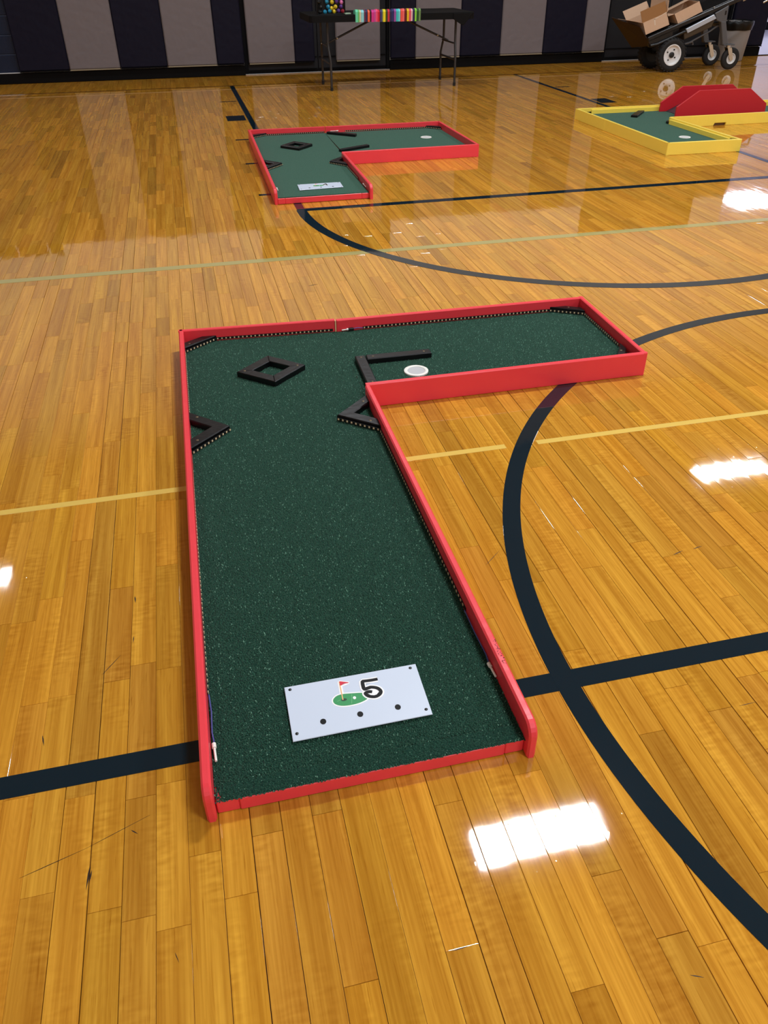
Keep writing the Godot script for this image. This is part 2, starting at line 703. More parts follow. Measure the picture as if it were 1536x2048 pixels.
func arc(b: MB, cx: float, cz: float, r0: float, r1: float, a0: float, a1: float) -> void:
	var k := int(absf(a1 - a0) * 48.0) + 2
	for i in k:
		var w0 := lerpf(a0, a1, float(i) / k)
		var w1 := lerpf(a0, a1, float(i + 1) / k)
		var q := []
		for s in [[w0, r0], [w1, r0], [w1, r1], [w0, r1]]:
			q.append(Vector3(cx + cos(s[0]) * s[1], 0.0009, cz + sin(s[0]) * s[1]))
		b.quad(q[0], q[1], q[2], q[3], Vector3.UP)
		var dn := Vector3(0, -0.0017, 0)
		b.quad(q[0], q[1], q[1] + dn, q[0] + dn, (q[0] - q[3]))
		b.quad(q[3], q[2], q[2] + dn, q[3] + dn, (q[3] - q[0]))

func court_lines() -> void:
	var fl := get_node("floor") as Node3D
	var uvk := Vector2(1.0 / 0.57, 1.0 / 2.3)
	var add := func(m: String, shapes: Array) -> void:
		for s in shapes:
			var b := MB.new()
			b.uvs = uvk
			if s.size() == 4:
				strip(b, s[0], s[1], s[2], s[3])
			else:
				arc(b, s[0], s[1], s[2], s[3], s[4], s[5])
			obj("floor_line", b, M[m], fl)
	add.call("dark_line", [
		[-7.6, 7.6, -0.0265, 0.0265],
		[0.0, 0.0, 1.778, 1.829, 0.0, TAU],
		[-1.829, -1.778, -9.70, -3.99], [1.778, 1.829, -9.70, -3.99],
		[-1.778, 1.778, -4.03, -3.965],
		[0.0, -3.99, 1.772, 1.835, 0.0, PI],
	])
	for s in [-1.0, 1.0]:
		for r in [[-7.585, -7.295], [-8.52, -8.48], [-6.375, -6.335], [-5.42, -5.38], [-4.455, -4.412]]:
			var x0: float = s * 1.845
			var x1: float = s * 2.023
			add.call("steel_line", [[minf(x0, x1), maxf(x0, x1), r[0], r[1]]])
	add.call("yellow_line", [[-7.6, -1.577, -0.995, -0.97], [-1.468, 7.6, -0.993, -0.968]])
	add.call("olive_line", [[-7.6, 7.6, -3.1, -3.045]])
	add.call("brown_line", [[-7.6, 7.6, -9.73, -9.695]])
	mat("scuff_black", rgb(40, 22, 8), 0.5)
	for k in [[-2.9233, 0.2011, -2.8125, 0.1696, 0.0012], [-2.8125, 0.1696, -2.6997, 0.1271, 0.0008], [-2.8031, 0.2072, -2.8070, 0.2504, 0.0030], [-2.7992, 0.2149, -2.8028, 0.2385, 0.0025], [-2.7404, -0.5169, -2.7386, -0.4896, 0.0030], [-2.7397, -0.3706, -2.7414, -0.3472, 0.0020], [-2.8071, -0.2602, -2.7676, -0.3139, 0.0016], [-1.2759, -0.3526, -1.2452, -0.3585, 0.0025], [-1.3415, -0.3421, -1.3054, -0.3531, 0.0025], [-1.8655, 0.6190, -1.8460, 0.6275, 0.0015], [-2.2196, 0.4963, -2.1938, 0.4953, 0.0012], [-2.9187, -0.1166, -2.9125, -0.0866, 0.0025], [-2.6586, 0.3933, -2.6526, 0.4107, 0.0012], [-1.8403, -0.4217, -1.7825, -0.4730, 0.0012], [-1.4725, 0.1560, -1.4307, 0.1549, 0.0012], [-1.9695, -2.6337, -1.9203, -2.6497, 0.0050], [-2.7338, 0.1507, -2.7210, 0.1621, 0.0020]]:
		var a := Vector2(k[0], k[1])
		var c := Vector2(k[2], k[3])
		var d := (c - a).orthogonal().normalized() * (k[4] as float) * 0.5
		var sb := MB.new()
		sb.slab(PackedVector2Array([a, a.lerp(c, 0.4) + d, a.lerp(c, 0.7) + d * 0.7, c, a.lerp(c, 0.6) - d * 0.8, a.lerp(c, 0.3) - d]), -0.0005, 0.0004)
		obj("scuff_mark", sb, M.scuff_black, fl)
	add.call("cream_line", [[-7.6, 6.0, -9.435, -9.41]])  # thin cream strip across the floor, not a known court marking

# ------------------------------------------------------------------ room
func room() -> void:
	var zb := -10.67
	var wb := structure("wall_back")
	var up := MB.new()
	for r in [[-9.0, -4.29, 1.96, 6.2], [-4.29, -1.55, 0.0, 6.2], [-1.55, 0.385, 2.42, 6.2], [0.385, 3.47, 0.0, 6.2], [3.47, 5.42, 2.42, 6.2], [5.42, 5.975, 0.0, 6.2], [5.975, 8.3, 2.5, 6.2], [8.3, 9.0, 0.0, 6.2], [-9.0, -4.29, 0.0, 1.96]]:
		var deep := 0.03 if r[0] == -9.0 and r[2] == 0.0 else 0.0
		up.bx(Vector3(r[0], r[2], zb - 0.2), Vector3(r[1], r[3], zb - deep))
	obj("painted_wall", up, M.cream_wall_paint, wb)
	# the blue blocks left of the pads
	for row in 10:
		var off := 0.0 if row % 2 == 0 else 0.2
		for k in 8:
			var x1 := -4.29 - k * 0.4 + off
			var x0 := x1 - 0.4
			x1 = minf(x1, -4.29)
			var y0 := 0.115 + row * 0.203 - (0.113 if row == 0 else 0.0)
			var b := MB.new()
			b.bx(Vector3(x0 + 0.004, 0.115 + row * 0.2 - 0.0 + 0.004, zb - 0.029), Vector3(x1 - 0.004, 0.115 + (row + 1) * 0.2 - 0.004, zb), 0.006)
			obj("block", b, M.blue_block_paint, wb)
	var mo := MB.new()
	mo.bx(Vector3(-9.0, 0.115, zb - 0.03), Vector3(-4.29, 1.96, zb - 0.006))
	obj("mortar", mo, M.mortar_paint, wb)
	for r in [["wall_left", -9.2, -9.0, -10.9, 10.9], ["wall_right", 9.0, 9.2, -10.67, 10.9], ["wall_front", -9.0, 9.0, 10.7, 10.9]]:
		var w := structure(r[0])
		var b := MB.new()
		b.bx(Vector3(r[1], 0.0, r[3]), Vector3(r[2], 6.2, r[4]))
		obj("painted_wall", b, M.cream_wall_paint, w)
	var ce := structure("ceiling")
	var cb := MB.new()
	cb.bx(Vector3(-9.2, 6.2, -10.9), Vector3(9.2, 6.4, 10.9))
	obj("ceiling_deck", cb, M.ceiling_paint, ce)
	# black rubber base between the doors
	var bs := structure("baseboard_back")
	for r in [[-9.0, -1.5505], [0.3855, 3.4695], [5.4205, 5.975]]:
		var b := MB.new()
		b.bx(Vector3(r[0], 0.001, zb - 0.0), Vector3(r[1], 0.115, zb + 0.035), 0.004)
		obj("rubber_base", b, M.black_rubber, bs)
	var tr := structure("trim_1")
	var tb := MB.new()
	tb.bx(Vector3(-9.0, 0.116, zb + 0.0), Vector3(-4.295, 0.122, zb + 0.03))
	obj("white_bead", tb, M.white_metal, tr)
	door_one(zb)
	door_two(zb)
	# the bright hall beyond the opening on the right
	var hf := structure("floor_hall")
	var b1 := MB.new()
	b1.bx(Vector3(5.9, -0.2, -14.7), Vector3(10.4, 0.001, -10.66))
	obj("hall_floor", b1, M.hall_floor, hf)
	var th := MB.new()
	th.bx(Vector3(5.975, 0.0, -10.70), Vector3(8.3, 0.008, -10.66))
	obj("threshold", th, M.black_rubber, hf)
	var hw := structure("wall_hall")
	var b2 := MB.new()
	b2.bx(Vector3(5.775, 0.0, -14.7), Vector3(5.975, 2.7, -10.87))
	b2.bx(Vector3(5.775, 0.0, -14.7), Vector3(10.4, 2.7, -14.5))
	b2.bx(Vector3(10.2, 0.0, -14.7), Vector3(10.4, 2.7, -10.67))
	b2.bx(Vector3(9.0, 0.0, -10.87), Vector3(10.4, 2.7, -10.67))
	obj("painted_wall", b2, M.hall_white, hw)
	var b3 := MB.new()
	b3.bx(Vector3(5.975, 0.0, -14.5), Vector3(10.2, 0.13, -14.47))
	obj("rubber_base", b3, M.black_rubber, hw)
	var hc := structure("ceiling_hall")
	var b4 := MB.new()
	b4.bx(Vector3(5.775, 2.7, -14.7), Vector3(10.4, 2.8, -10.87))
	obj("ceiling_panel", b4, M.hall_white, hc)
	var t := thing("hall_light", "white flat ceiling panel lamp in the bright hall beyond the opening", "ceiling light", Vector3(7.9, 2.64, -12.6))
	var hb := MB.new()
	hb.bx(Vector3(7.3, 2.65, -13.2), Vector3(8.5, 2.69, -12.0))
	obj("housing", hb, M.white_metal, t)
	var hp := MB.new()
	hp.bx(Vector3(7.34, 2.64, -13.16), Vector3(8.46, 2.65, -12.04))
	obj("lamp_panel", hp, M.lamp_glow, t)
	var l := AreaLight3D.new()
	l.name = "hall_lamp_light"
	l.area_size = Vector2(1.1, 1.1)
	l.area_normalize_energy = true
	l.light_energy = 4.0
	l.light_color = Color(0.9, 0.9, 1.0)
	l.shadow_enabled = true
	add_child(l)
	l.position = Vector3(7.9, 2.63, -12.6)
	l.rotation = Vector3(-PI / 2, 0, 0)

func pad_shape(b: MB, x0: float, x1: float, y0: float, y1: float, z0: float, z1: float) -> void:
	b.bx(Vector3(x0, y0, z0), Vector3(x1, y1, z1), 0.012)

func door_one(zb: float) -> void:
	var d := structure("door_1")
	var fr := MB.new()
	fr.bx(Vector3(-1.55, 0, zb - 0.16), Vector3(-1.505, 2.42, zb + 0.01), 0.003)
	fr.bx(Vector3(0.34, 0, zb - 0.16), Vector3(0.385, 2.42, zb + 0.01), 0.003)
	fr.bx(Vector3(-1.505, 2.36, zb - 0.16), Vector3(0.34, 2.42, zb + 0.01), 0.003)
	obj("door_frame", fr, M.door_frame, d)
	for r in [[-1.503, -0.585], [-0.579, 0.338]]:
		var lf := MB.new()
		lf.bx(Vector3(r[0], 0.012, zb - 0.07), Vector3(r[1], 2.355, zb - 0.02), 0.003)
		obj("door_leaf", lf, M.door_paint, d)
		var kp := MB.new()
		kp.bx(Vector3(r[0] + 0.01, 0.172, zb - 0.02), Vector3(r[1] - 0.01, 0.186, zb - 0.012))
		obj("kick_bar", kp, M.black_rubber, d)
		var sw := MB.new()
		sw.bx(Vector3(r[0] + 0.005, 0.012, zb - 0.02), Vector3(r[1] - 0.005, 0.05, zb - 0.012))
		obj("door_sweep", sw, M.black_rubber, d)
	for r in [[-1.49, -0.895, "grey_vinyl"], [-0.893, -0.632, "navy_vinyl"], [-0.344, 0.247, "grey_vinyl"]]:
		var p := MB.new()
		pad_shape(p, r[0], r[1], 0.13, 1.95, zb - 0.02, zb + 0.05)
		var q := obj("door_pad", p, M[r[2]], d)
		var e := MB.new()
		e.bx(Vector3(r[0] + 0.005, 0.122, zb - 0.01), Vector3(r[1] - 0.005, 0.132, zb + 0.045))
		obj("pad_edge", e, M.pad_trim if r[2] == "grey_vinyl" else M.black_rubber, q)
	var th := MB.new()
	th.bx(Vector3(-1.55, 0.0, zb - 0.12), Vector3(0.385, 0.011, zb + 0.02), 0.004)
	obj("threshold", th, M.aluminium, d)

func door_two(zb: float) -> void:
	var d := structure("door_2")
	var fr := MB.new()
	fr.bx(Vector3(3.47, 0, zb - 0.16), Vector3(3.515, 2.42, zb + 0.01), 0.003)
	fr.bx(Vector3(5.375, 0, zb - 0.16), Vector3(5.42, 2.42, zb + 0.01), 0.003)
	fr.bx(Vector3(3.515, 2.36, zb - 0.16), Vector3(5.375, 2.42, zb + 0.01), 0.003)
	obj("door_frame", fr, M.door_frame, d)
	for r in [[3.517, 4.442], [4.448, 5.373]]:
		var lf := MB.new()
		lf.bx(Vector3(r[0], 0.012, zb - 0.07), Vector3(r[1], 2.355, zb - 0.02), 0.003)
		obj("door_leaf", lf, M.door_paint, d)
		var kp := MB.new()
		kp.bx(Vector3(r[0] + 0.01, 0.145, zb - 0.02), Vector3(r[1] - 0.01, 0.158, zb - 0.012))
		obj("kick_bar", kp, M.black_rubber, d)
		var sw := MB.new()
		sw.bx(Vector3(r[0] + 0.005, 0.012, zb - 0.02), Vector3(r[1] - 0.005, 0.05, zb - 0.012))
		obj("door_sweep", sw, M.black_rubber, d)
	var th := MB.new()
	th.bx(Vector3(3.47, 0.0, zb - 0.12), Vector3(5.42, 0.011, zb + 0.02), 0.004)
	obj("threshold", th, M.aluminium, d)

func wall_pads() -> void:
	var list := [
		[-4.29, -3.705, 0, "navy vinyl wall pad at the far left, beside the blue painted blocks"],
		[-3.70, -3.10, 1, "grey vinyl wall pad furthest left, second pad from the blue blocks"],
		[-3.095, -2.52, 0, "navy vinyl wall pad between the two grey pads on the left"],
		[-2.515, -1.90, 1, "grey vinyl wall pad left of the double door, next to the narrow navy pad"],
		[-1.895, -1.5515, 0, "narrow navy vinyl wall pad against the left side of the double door"],
		[0.3865, 0.722, 0, "narrow navy vinyl wall pad behind the middle of the folding table"],
		[0.726, 1.345, 1, "grey vinyl wall pad behind the right legs of the folding table"],
		[1.35, 1.918, 0, "navy vinyl wall pad just right of the folding table"],
		[1.922, 2.539, 1, "grey vinyl wall pad standing free between two wide navy pads, right of the table"],
		[2.543, 3.127, 0, "navy vinyl wall pad second to the left of the grey door behind the loaded truck"],
		[3.131, 3.4685, 1, "narrow grey vinyl wall pad at the left edge of the door behind the loaded truck"],
		[5.4215, 5.974, 0, "navy vinyl wall pad behind the trash can, beside the bright opening"],
	]
	for r in list:
		var t := thing("wall_pad", r[3], "wall pad", Vector3((r[0] + r[1]) * 0.5, 0.13, -10.67), "padded wall panels")
		var b := MB.new()
		pad_shape(b, r[0], r[1], 0.135, 1.96, -10.67, -10.6)
		obj("vinyl_cover", b, M.grey_vinyl if r[2] == 1 else M.navy_vinyl, t)
		var e := MB.new()
		e.bx(Vector3(r[0] + 0.004, 0.125, -10.66), Vector3(r[1] - 0.004, 0.136, -10.598), 0.002)
		obj("bottom_edge", e, M.pad_trim if r[2] == 1 else M.black_rubber, t)

# ------------------------------------------------------------------ golf holes
# a painted board standing on edge from a to b (x, z of its outer face), t thick to the left of that way (negative: right)
func rail(b: MB, p0: Vector2, p1: Vector2, t: float, h := RH, y0 := 0.0, rounded := 0.0, bev := 0.0025) -> void:
	var d := Vector3(p1.x - p0.x, 0, p1.y - p0.y)
	var ln := d.length()
	d /= ln
	var side := Vector3.UP.cross(d) * signf(t)
	var prof := PackedVector2Array([Vector2(0, y0), Vector2(ln, y0), Vector2(ln, h)])
	if rounded > 0.0:
		for i in 7:
			var w := PI / 2 * i / 6.0
			prof.append(Vector2(rounded - sin(w) * rounded, h - rounded + cos(w) * rounded))
	else:
		prof.append(Vector2(0, h))
	b.prism(prof, Transform3D(Basis(d, Vector3.UP, side), Vector3(p0.x, 0, p0.y)), absf(t), bev)

func screw(t: Node3D, at: Vector3, m: Material, r := 0.0045) -> void:
	var b := MB.new()
	b.lathe([Vector2(r, -0.002), Vector2(r, 0.0004), Vector2(r * 0.5, 0.0012), Vector2(0, 0.0013)], Transform3D(Basis(), at), 10)
	obj("screw", b, m, t)

func bumper(t: Node3D, called: String, poly: Array, screws: Array, y1 := HB) -> MeshInstance3D:
	var b := MB.new()
	b.slab(PackedVector2Array(poly), HC - 0.006, y1, 0.003)
	var o := obj(called, b, M.black_paint, t)
	for s in screws:
		screw(o, Vector3(s.x, y1, s.y), M.screw_head)
	return o

func diamond(t: Node3D, c: Vector2, ro: Vector2, ri: Vector2) -> void:
	# four mitred bars
	var dirs := [Vector2(-1, 0), Vector2(0, -1), Vector2(1, 0), Vector2(0, 1)]
	var b := MB.new()
	for i in 4:
		var a: Vector2 = dirs[i]
		var d: Vector2 = dirs[(i + 1) % 4]
		b.slab(PackedVector2Array([c + a * ro, c + d * ro, c + d * ri, c + a * ri]), HC - 0.006, HB, 0.0022)
	var o := obj("diamond_bumper", b, M.black_paint, t)
	screw(o, Vector3(c.x - (ro.x + ri.x) * 0.5, HB, c.y), M.screw_head)
	screw(o, Vector3(c.x + (ro.x + ri.x) * 0.5, HB, c.y), M.screw_head)

func led_strip(t: Node3D, pts: Array, off := 0.0012) -> void:
	# tape on edge along pts (x, z); its light side faces right of the way
	var tape := MB.new()
	var chips := MB.new()
	var left := 0.006
	for i in pts.size() - 1:
		var p0: Vector2 = pts[i]
		var p1: Vector2 = pts[i + 1]
		var d := Vector3(p1.x - p0.x, 0, p1.y - p0.y)
		var ln := d.length()
		d /= ln
		var side := d.cross(Vector3.UP)
		var o := Vector3(p0.x, HC + 0.0075, p0.y) + side * off
		var bs := Basis(d, Vector3.UP, d.cross(Vector3.UP))
		tape.box(Transform3D(bs, o + d * ln * 0.5), Vector3(ln, 0.010, 0.0014))
		while left < ln - 0.003:
			chips.box(Transform3D(bs, o + d * left + side * 0.0012), Vector3(0.0052, 0.0058, 0.0016))
			left += 0.0167
		left -= ln - 0.003
		left = maxf(left, 0.004)
	var s := obj("led_strip", tape, M.black_tape, t)
	var k := obj("led_chips", chips, M.led_chip, s)
	k.set_meta("kind", "stuff")

func tufts(t: Node3D, rects: Array, step: float, sd: int, holes: Array) -> void:
	var r := RandomNumberGenerator.new()
	r.seed = sd
	var m := ArrayMesh.new()
	var b := MB.new()
	for i in 4:
		var w0 := TAU * i / 4.0
		var w1 := TAU * (i + 1) / 4.0
		var a := Vector3(cos(w0), 0, sin(w0))
		var c := Vector3(cos(w1), 0, sin(w1))
		var tip := Vector3(0.25, 1.0, 0.1)
		b.tri(a, c, tip, (a + Vector3(0, 0.5, 0)).normalized(), (c + Vector3(0, 0.5, 0)).normalized(), Vector3.UP)
	m = b.mesh()
	var buf := PackedFloat32Array()
	var dark := Color(0.010, 0.050, 0.028)
	var mid := Color(0.021, 0.090, 0.055)
	var pale := Color(0.14, 0.3, 0.21)
	for q in rects:
		var x: float = q[0]
		while x < q[1]:
			var z: float = q[2]
			while z < q[3]:
				var px := x + r.randf_range(-0.5, 0.5) * step
				var pz := z + r.randf_range(-0.5, 0.5) * step
				z += step
				var skip := false
				for h in holes:
					if Vector2(px - h[0], pz - h[1]).length() < h[2]:
						skip = true
				if skip:
					continue
				var w := r.randf() * TAU
				var s := r.randf_range(0.0017, 0.0026)
				var hh := r.randf_range(0.0028, 0.0058)
				var ln := r.randf_range(-0.5, 0.5)
				var cw := cos(w) * s
				var sw := sin(w) * s
				var c := dark.lerp(mid, r.randf())
				if r.randf() < 0.045:
					c = c.lerp(pale, r.randf_range(0.3, 1.0))
				buf.append_array([cw, ln * hh, sw, px - t.position.x, 0.0, hh, 0.0, HC - 0.004 - t.position.y, -sw, r.randf_range(-0.4, 0.4) * hh, cw, pz - t.position.z, c.r, c.g, c.b, 1.0])
			x += step
	var mm := MultiMesh.new()
	mm.transform_format = MultiMesh.TRANSFORM_3D
	mm.use_colors = true
	mm.mesh = m
	mm.instance_count = buf.size() / 16
	mm.buffer = buf
	var o := MultiMeshInstance3D.new()
	o.name = "carpet_pile"
	o.multimesh = mm
	o.material_override = M.carpet_pile
	o.set_meta("kind", "stuff")
	t.add_child(o)

func stroke(pts: Array, half: float) -> PackedVector2Array:
	var best := PackedVector2Array()
	for p in Geometry2D.offset_polyline(PackedVector2Array(pts), half, Geometry2D.JOIN_ROUND, Geometry2D.END_ROUND):
		if p.size() > best.size():
			best = p
	return best

func print_on(t: Node3D, called: String, poly: PackedVector2Array, c: Vector2, y0: float, y1: float, m: Material) -> void:
	var q := PackedVector2Array()
	for p in poly:
		q.append(p + c)
	var b := MB.new()
	b.slab(q, y0, y1)
	obj(called, b, m, t)

func ring(c: Vector2, rx: float, ry: float, k := 24) -> PackedVector2Array:
	var q := PackedVector2Array()
	for i in k:
		q.append(c + Vector2(cos(TAU * i / k) * rx, sin(TAU * i / k) * ry))
	return q

func grown(poly: PackedVector2Array, d: float) -> PackedVector2Array:
	var best := PackedVector2Array()
	for p in Geometry2D.offset_polygon(poly, d, Geometry2D.JOIN_ROUND):
		if p.size() > best.size():
			best = p
	return best

func smooth_closed(pts: Array) -> PackedVector2Array:
	var q := PackedVector2Array()
	var k := pts.size()
	for i in k:
		for j in 5:
			q.append((pts[i] as Vector2).cubic_interpolate(pts[(i + 1) % k], pts[(i + k - 1) % k], pts[(i + 2) % k], j / 5.0))
	return q

func smooth_open(pts: Array) -> Array:
	var q := []
	var k := pts.size()
	for i in k - 1:
		for j in 6:
			q.append((pts[i] as Vector2).cubic_interpolate(pts[i + 1], pts[maxi(i - 1, 0)], pts[mini(i + 2, k - 1)], j / 6.0))
	q.append(pts[k - 1])
	return q

func sign_plate(t: Node3D, c: Vector2, digit: Array, corners: Array) -> void:
	var y := HC + 0.0025
	var yt := y + 0.003
	var b := MB.new()
	var poly := PackedVector2Array()
	for p in corners:
		poly.append(p + c)
	b.slab(poly, y, yt, 0.0008)
	var s := obj("sign_plate", b, M.white_plastic, t)
	s.set_meta("label", "white rectangular plastic plate with a golf flag and number")
	for p in [Vector2(-0.1325, -0.0615), Vector2(0.131, -0.061), Vector2(0.1335, 0.0575), Vector2(-0.1345, 0.056)]:
		screw(s, Vector3(c.x + p.x, yt, c.y + p.y), M.black_screw, 0.0036)
	for p in [Vector2(-0.0783, 0.0385), Vector2(-0.0013, 0.0377), Vector2(0.0782, 0.038)]:
		print_on(s, "tee_dot", ring(p, 0.0062, 0.0072), c, yt, yt + 0.0004, M.black_print)
	var green := smooth_closed([Vector2(-0.0487, -0.0119), Vector2(-0.0403, -0.0205), Vector2(-0.0266, -0.0230), Vector2(-0.0071, -0.0205), Vector2(0.0164, -0.0160), Vector2(0.026, -0.0078), Vector2(0.0207, 0.0021), Vector2(0.0025, 0.0085), Vector2(-0.0197, 0.0097), Vector2(-0.0367, 0.0064), Vector2(-0.0473, -0.0016)])
	print_on(s, "sticker_edge", grown(green, 0.003), c, yt, yt + 0.0003, M.white_print)
	print_on(s, "printed_green", green, c, yt, yt + 0.0005, M.green_print)
	print_on(s, "sticker_edge", stroke([Vector2(-0.0286, -0.008), Vector2(-0.0265, -0.0583)], 0.0042), c, yt, yt + 0.00032, M.white_print)
	print_on(s, "printed_hole", ring(Vector2(-0.0264, -0.0072), 0.0061, 0.0035, 18), c, yt, yt + 0.0007, M.dark_green_print)
	print_on(s, "printed_mark", stroke([Vector2(-0.0125, 0.0065), Vector2(-0.0075, -0.0185)], 0.0004), c, yt, yt + 0.0006, M.pale_green_print)
	print_on(s, "printed_mark", stroke([Vector2(-0.041, -0.006), Vector2(-0.0345, -0.0085)], 0.0004), c, yt, yt + 0.0006, M.pale_green_print)
	print_on(s, "printed_pole", stroke([Vector2(-0.0286, -0.0071), Vector2(-0.0268, -0.0583)], 0.0011), c, yt, yt + 0.0009, M.pole_print)
	print_on(s, "sticker_edge", grown(PackedVector2Array([Vector2(-0.0268, -0.0588), Vector2(-0.0077, -0.0512), Vector2(-0.0271, -0.0469)]), 0.0032), c, yt, yt + 0.00031, M.white_print)
	print_on(s, "printed_flag", smooth_closed([Vector2(-0.0264, -0.0588), Vector2(-0.017, -0.0552), Vector2(-0.0077, -0.0512), Vector2(-0.018, -0.0505), Vector2(-0.0268, -0.0469), Vector2(-0.0266, -0.053)]), c, yt, yt + 0.001, M.red_print)
	print_on(s, "printed_ball", ring(Vector2(-0.004, -0.0072), 0.0033, 0.004, 16), c, yt, yt + 0.0008, M.white_print)
	for st in digit:
		print_on(s, "sticker_edge", stroke(st, 0.0072), c, yt, yt + 0.0006, M.white_print)
	for st in digit:
		print_on(s, "printed_digit", stroke(st, 0.0038), c, yt, yt + 0.001, M.black_print)

func cup(t: Node3D, c: Vector2, r: float) -> void:
	var b := MB.new()
	b.lathe([Vector2(r, HC - 0.002), Vector2(r, HC + 0.0032), Vector2(r * 0.96, HC + 0.0042), Vector2(r * 0.76, HC + 0.0042), Vector2(r * 0.72, HC + 0.003), Vector2(r * 0.72, HC - 0.0005)], Transform3D(Basis(), Vector3(c.x, 0, c.y)), 40)
	var o := obj("cup_rim", b, M.white_cap, t)
	var d := MB.new()
	d.slab(ring(c, r * 0.722, r * 0.722, 40), HC - 0.001, HC + 0.0022)
	obj("cup_lid", d, M.grey_plastic, o)

func hole_base(t: Node3D, polys: Array, m: Material, edge := 0.012) -> void:
	for p in polys:
		var b := MB.new()
		b.slab(PackedVector2Array(p), 0.001, 0.036)
		obj("base_panel", b, M.base_wood, t)
		var c := MB.new()
		c.slab(PackedVector2Array(p), 0.036, HC - 0.003 if m == M.carpet else HC, 0.002)
		obj("carpet", c, m, t)

func near_hole() -> void:
	var t := thing("mini_golf_hole", "large red-framed L-shaped mini golf hole in the foreground with green carpet and number 5 plate", "golf hole", Vector3(-2.59, 0, 0.165), "red L-shaped mini golf holes")
	var F := Vector2(-2.5945, 0.170)
	var TL := Vector2(-2.586, -2.016)
	var S := Vector2(-1.957, -1.977)
	var TR := Vector2(-0.866, -1.958)
	var WR := Vector2(-0.884, -1.3505)
	var I := Vector2(-1.9605, -1.3500)
	var R := Vector2(-1.9455, 0.1755)
	var b := MB.new()
	rail(b, F, TL, -0.0185, RH, 0.0, 0.030, 0.004)
	var l := obj("left_rail", b, M.red_paint, t)
	b = MB.new()
	rail(b, R, Vector2(-1.9465, -1.349), 0.0185, RH, 0.0, 0.034, 0.004)
	var rr := obj("right_rail", b, M.red_paint, t)
	b = MB.new()
	rail(b, TL + Vector2(0.0, 0), S - Vector2(0.0025, 0), -0.019, RH, 0.0, 0.0, 0.003)
	obj("back_rail", b, M.red_paint, t)
	b = MB.new()
	rail(b, S + Vector2(0.0025, 0.004), TR, -0.019, RH - 0.001, 0.0, 0.0, 0.003)
	obj("back_rail", b, M.red_paint, t)
	b = MB.new()
	rail(b, S + Vector2(-0.0024, 0.003), S + Vector2(0.0024, 0.0032), -0.0175, RH - 0.004, 0.0, 0.0, 0.0)
	obj("raw_joint", b, M.raw_wood, t)
	b = MB.new()
	rail(b, TR, WR, -0.019, RH, 0.0, 0.0, 0.003)
	obj("side_rail", b, M.red_paint, t)
	b = MB.new()
	rail(b, I, WR + Vector2(0.0005, 0.0005), 0.019, RH + 0.0005, 0.0, 0.0, 0.003)
	obj("inner_rail", b, M.red_paint, t)
	# front board in three pieces
	for r in [[-2.5745, -2.532], [-2.5315, -2.005], [-2.0045, -1.9645]]:
		b = MB.new()
		var k: float = 0.0 if r[0] > -2.54 and r[1] < -2.0 else 0.0015
		b.bx(Vector3(r[0], 0.002, 0.117), Vector3(r[1], 0.0365, 0.1575 - k), 0.002)
		obj("front_board", b, M.red_paint, t)
	hole_base(t, [[Vector2(-2.5755, 0.116), Vector2(-1.9645, 0.116), Vector2(-1.9645, -1.335), Vector2(-1.957, -1.96), Vector2(-2.567, -1.995)], [Vector2(-1.9565, -1.37), Vector2(-0.9035, -1.37), Vector2(-0.8855, -1.938), Vector2(-1.9565, -1.958)]], M.carpet)
	b = MB.new()
	b.slab(PackedVector2Array([Vector2(-2.5745, 0.117), Vector2(-1.9645, 0.117), Vector2(-1.9645, 0.158), Vector2(-2.560, 0.157)]), 0.0366, HC - 0.002, 0.002)
	obj("carpet", b, M.carpet, t)
	var cups := [[-1.7355, -1.512, 0.044], [-2.271, -0.0125, 0.0]]
	tufts(t, [[-2.573, -1.9605, -1.992, 0.1575], [-1.9570, -0.897, -1.952, -1.368]], 0.0034, 3, cups)
	# number plate
	var five := [smooth_open([Vector2(0.0545, -0.0462), Vector2(0.038, -0.0462), Vector2(0.0215, -0.0478)]) + smooth_open([Vector2(0.0215, -0.0478), Vector2(0.0200, -0.036), Vector2(0.0218, -0.0245), Vector2(0.0347, -0.0275), Vector2(0.0485, -0.0215), Vector2(0.0535, -0.0115), Vector2(0.0490, -0.0035), Vector2(0.0390, 0.0002), Vector2(0.0272, -0.0035), Vector2(0.0218, -0.0095), Vector2(0.0215, -0.0142), Vector2(0.0285, -0.0165), Vector2(0.0355, -0.0140)]).slice(1)]
	sign_plate(t, Vector2(-2.271, -0.0125), five, [Vector2(-0.1438, -0.0711), Vector2(0.1453, -0.0706), Vector2(0.1432, 0.072), Vector2(-0.1449, 0.0731)])
	cup(t, Vector2(-1.7355, -1.512), 0.0455)
	# bumpers
	diamond(t, Vector2(-2.2615, -1.6285), Vector2(0.1265, 0.1165), Vector2(0.069, 0.062))
	bumper(t, "corner_bumper", [Vector2(-2.573, -1.894), Vector2(-2.573, -1.945), Vector2(-2.499, -1.993), Vector2(-2.440, -1.989)], [Vector2(-2.55, -1.93)])
	bumper(t, "vee_bumper", [Vector2(-2.571, -1.357), Vector2(-2.444, -1.231), Vector2(-2.575, -1.112), Vector2(-2.575, -1.170), Vector2(-2.504, -1.236), Vector2(-2.575, -1.304)], [Vector2(-2.545, -1.312), Vector2(-2.55, -1.158)])
	bumper(t, "vee_bumper", [Vector2(-1.962, -1.338), Vector2(-2.090, -1.215), Vector2(-1.963, -1.105), Vector2(-1.963, -1.158), Vector2(-2.032, -1.219), Vector2(-1.963, -1.283)], [Vector2(-1.985, -1.288), Vector2(-1.99, -1.15)])
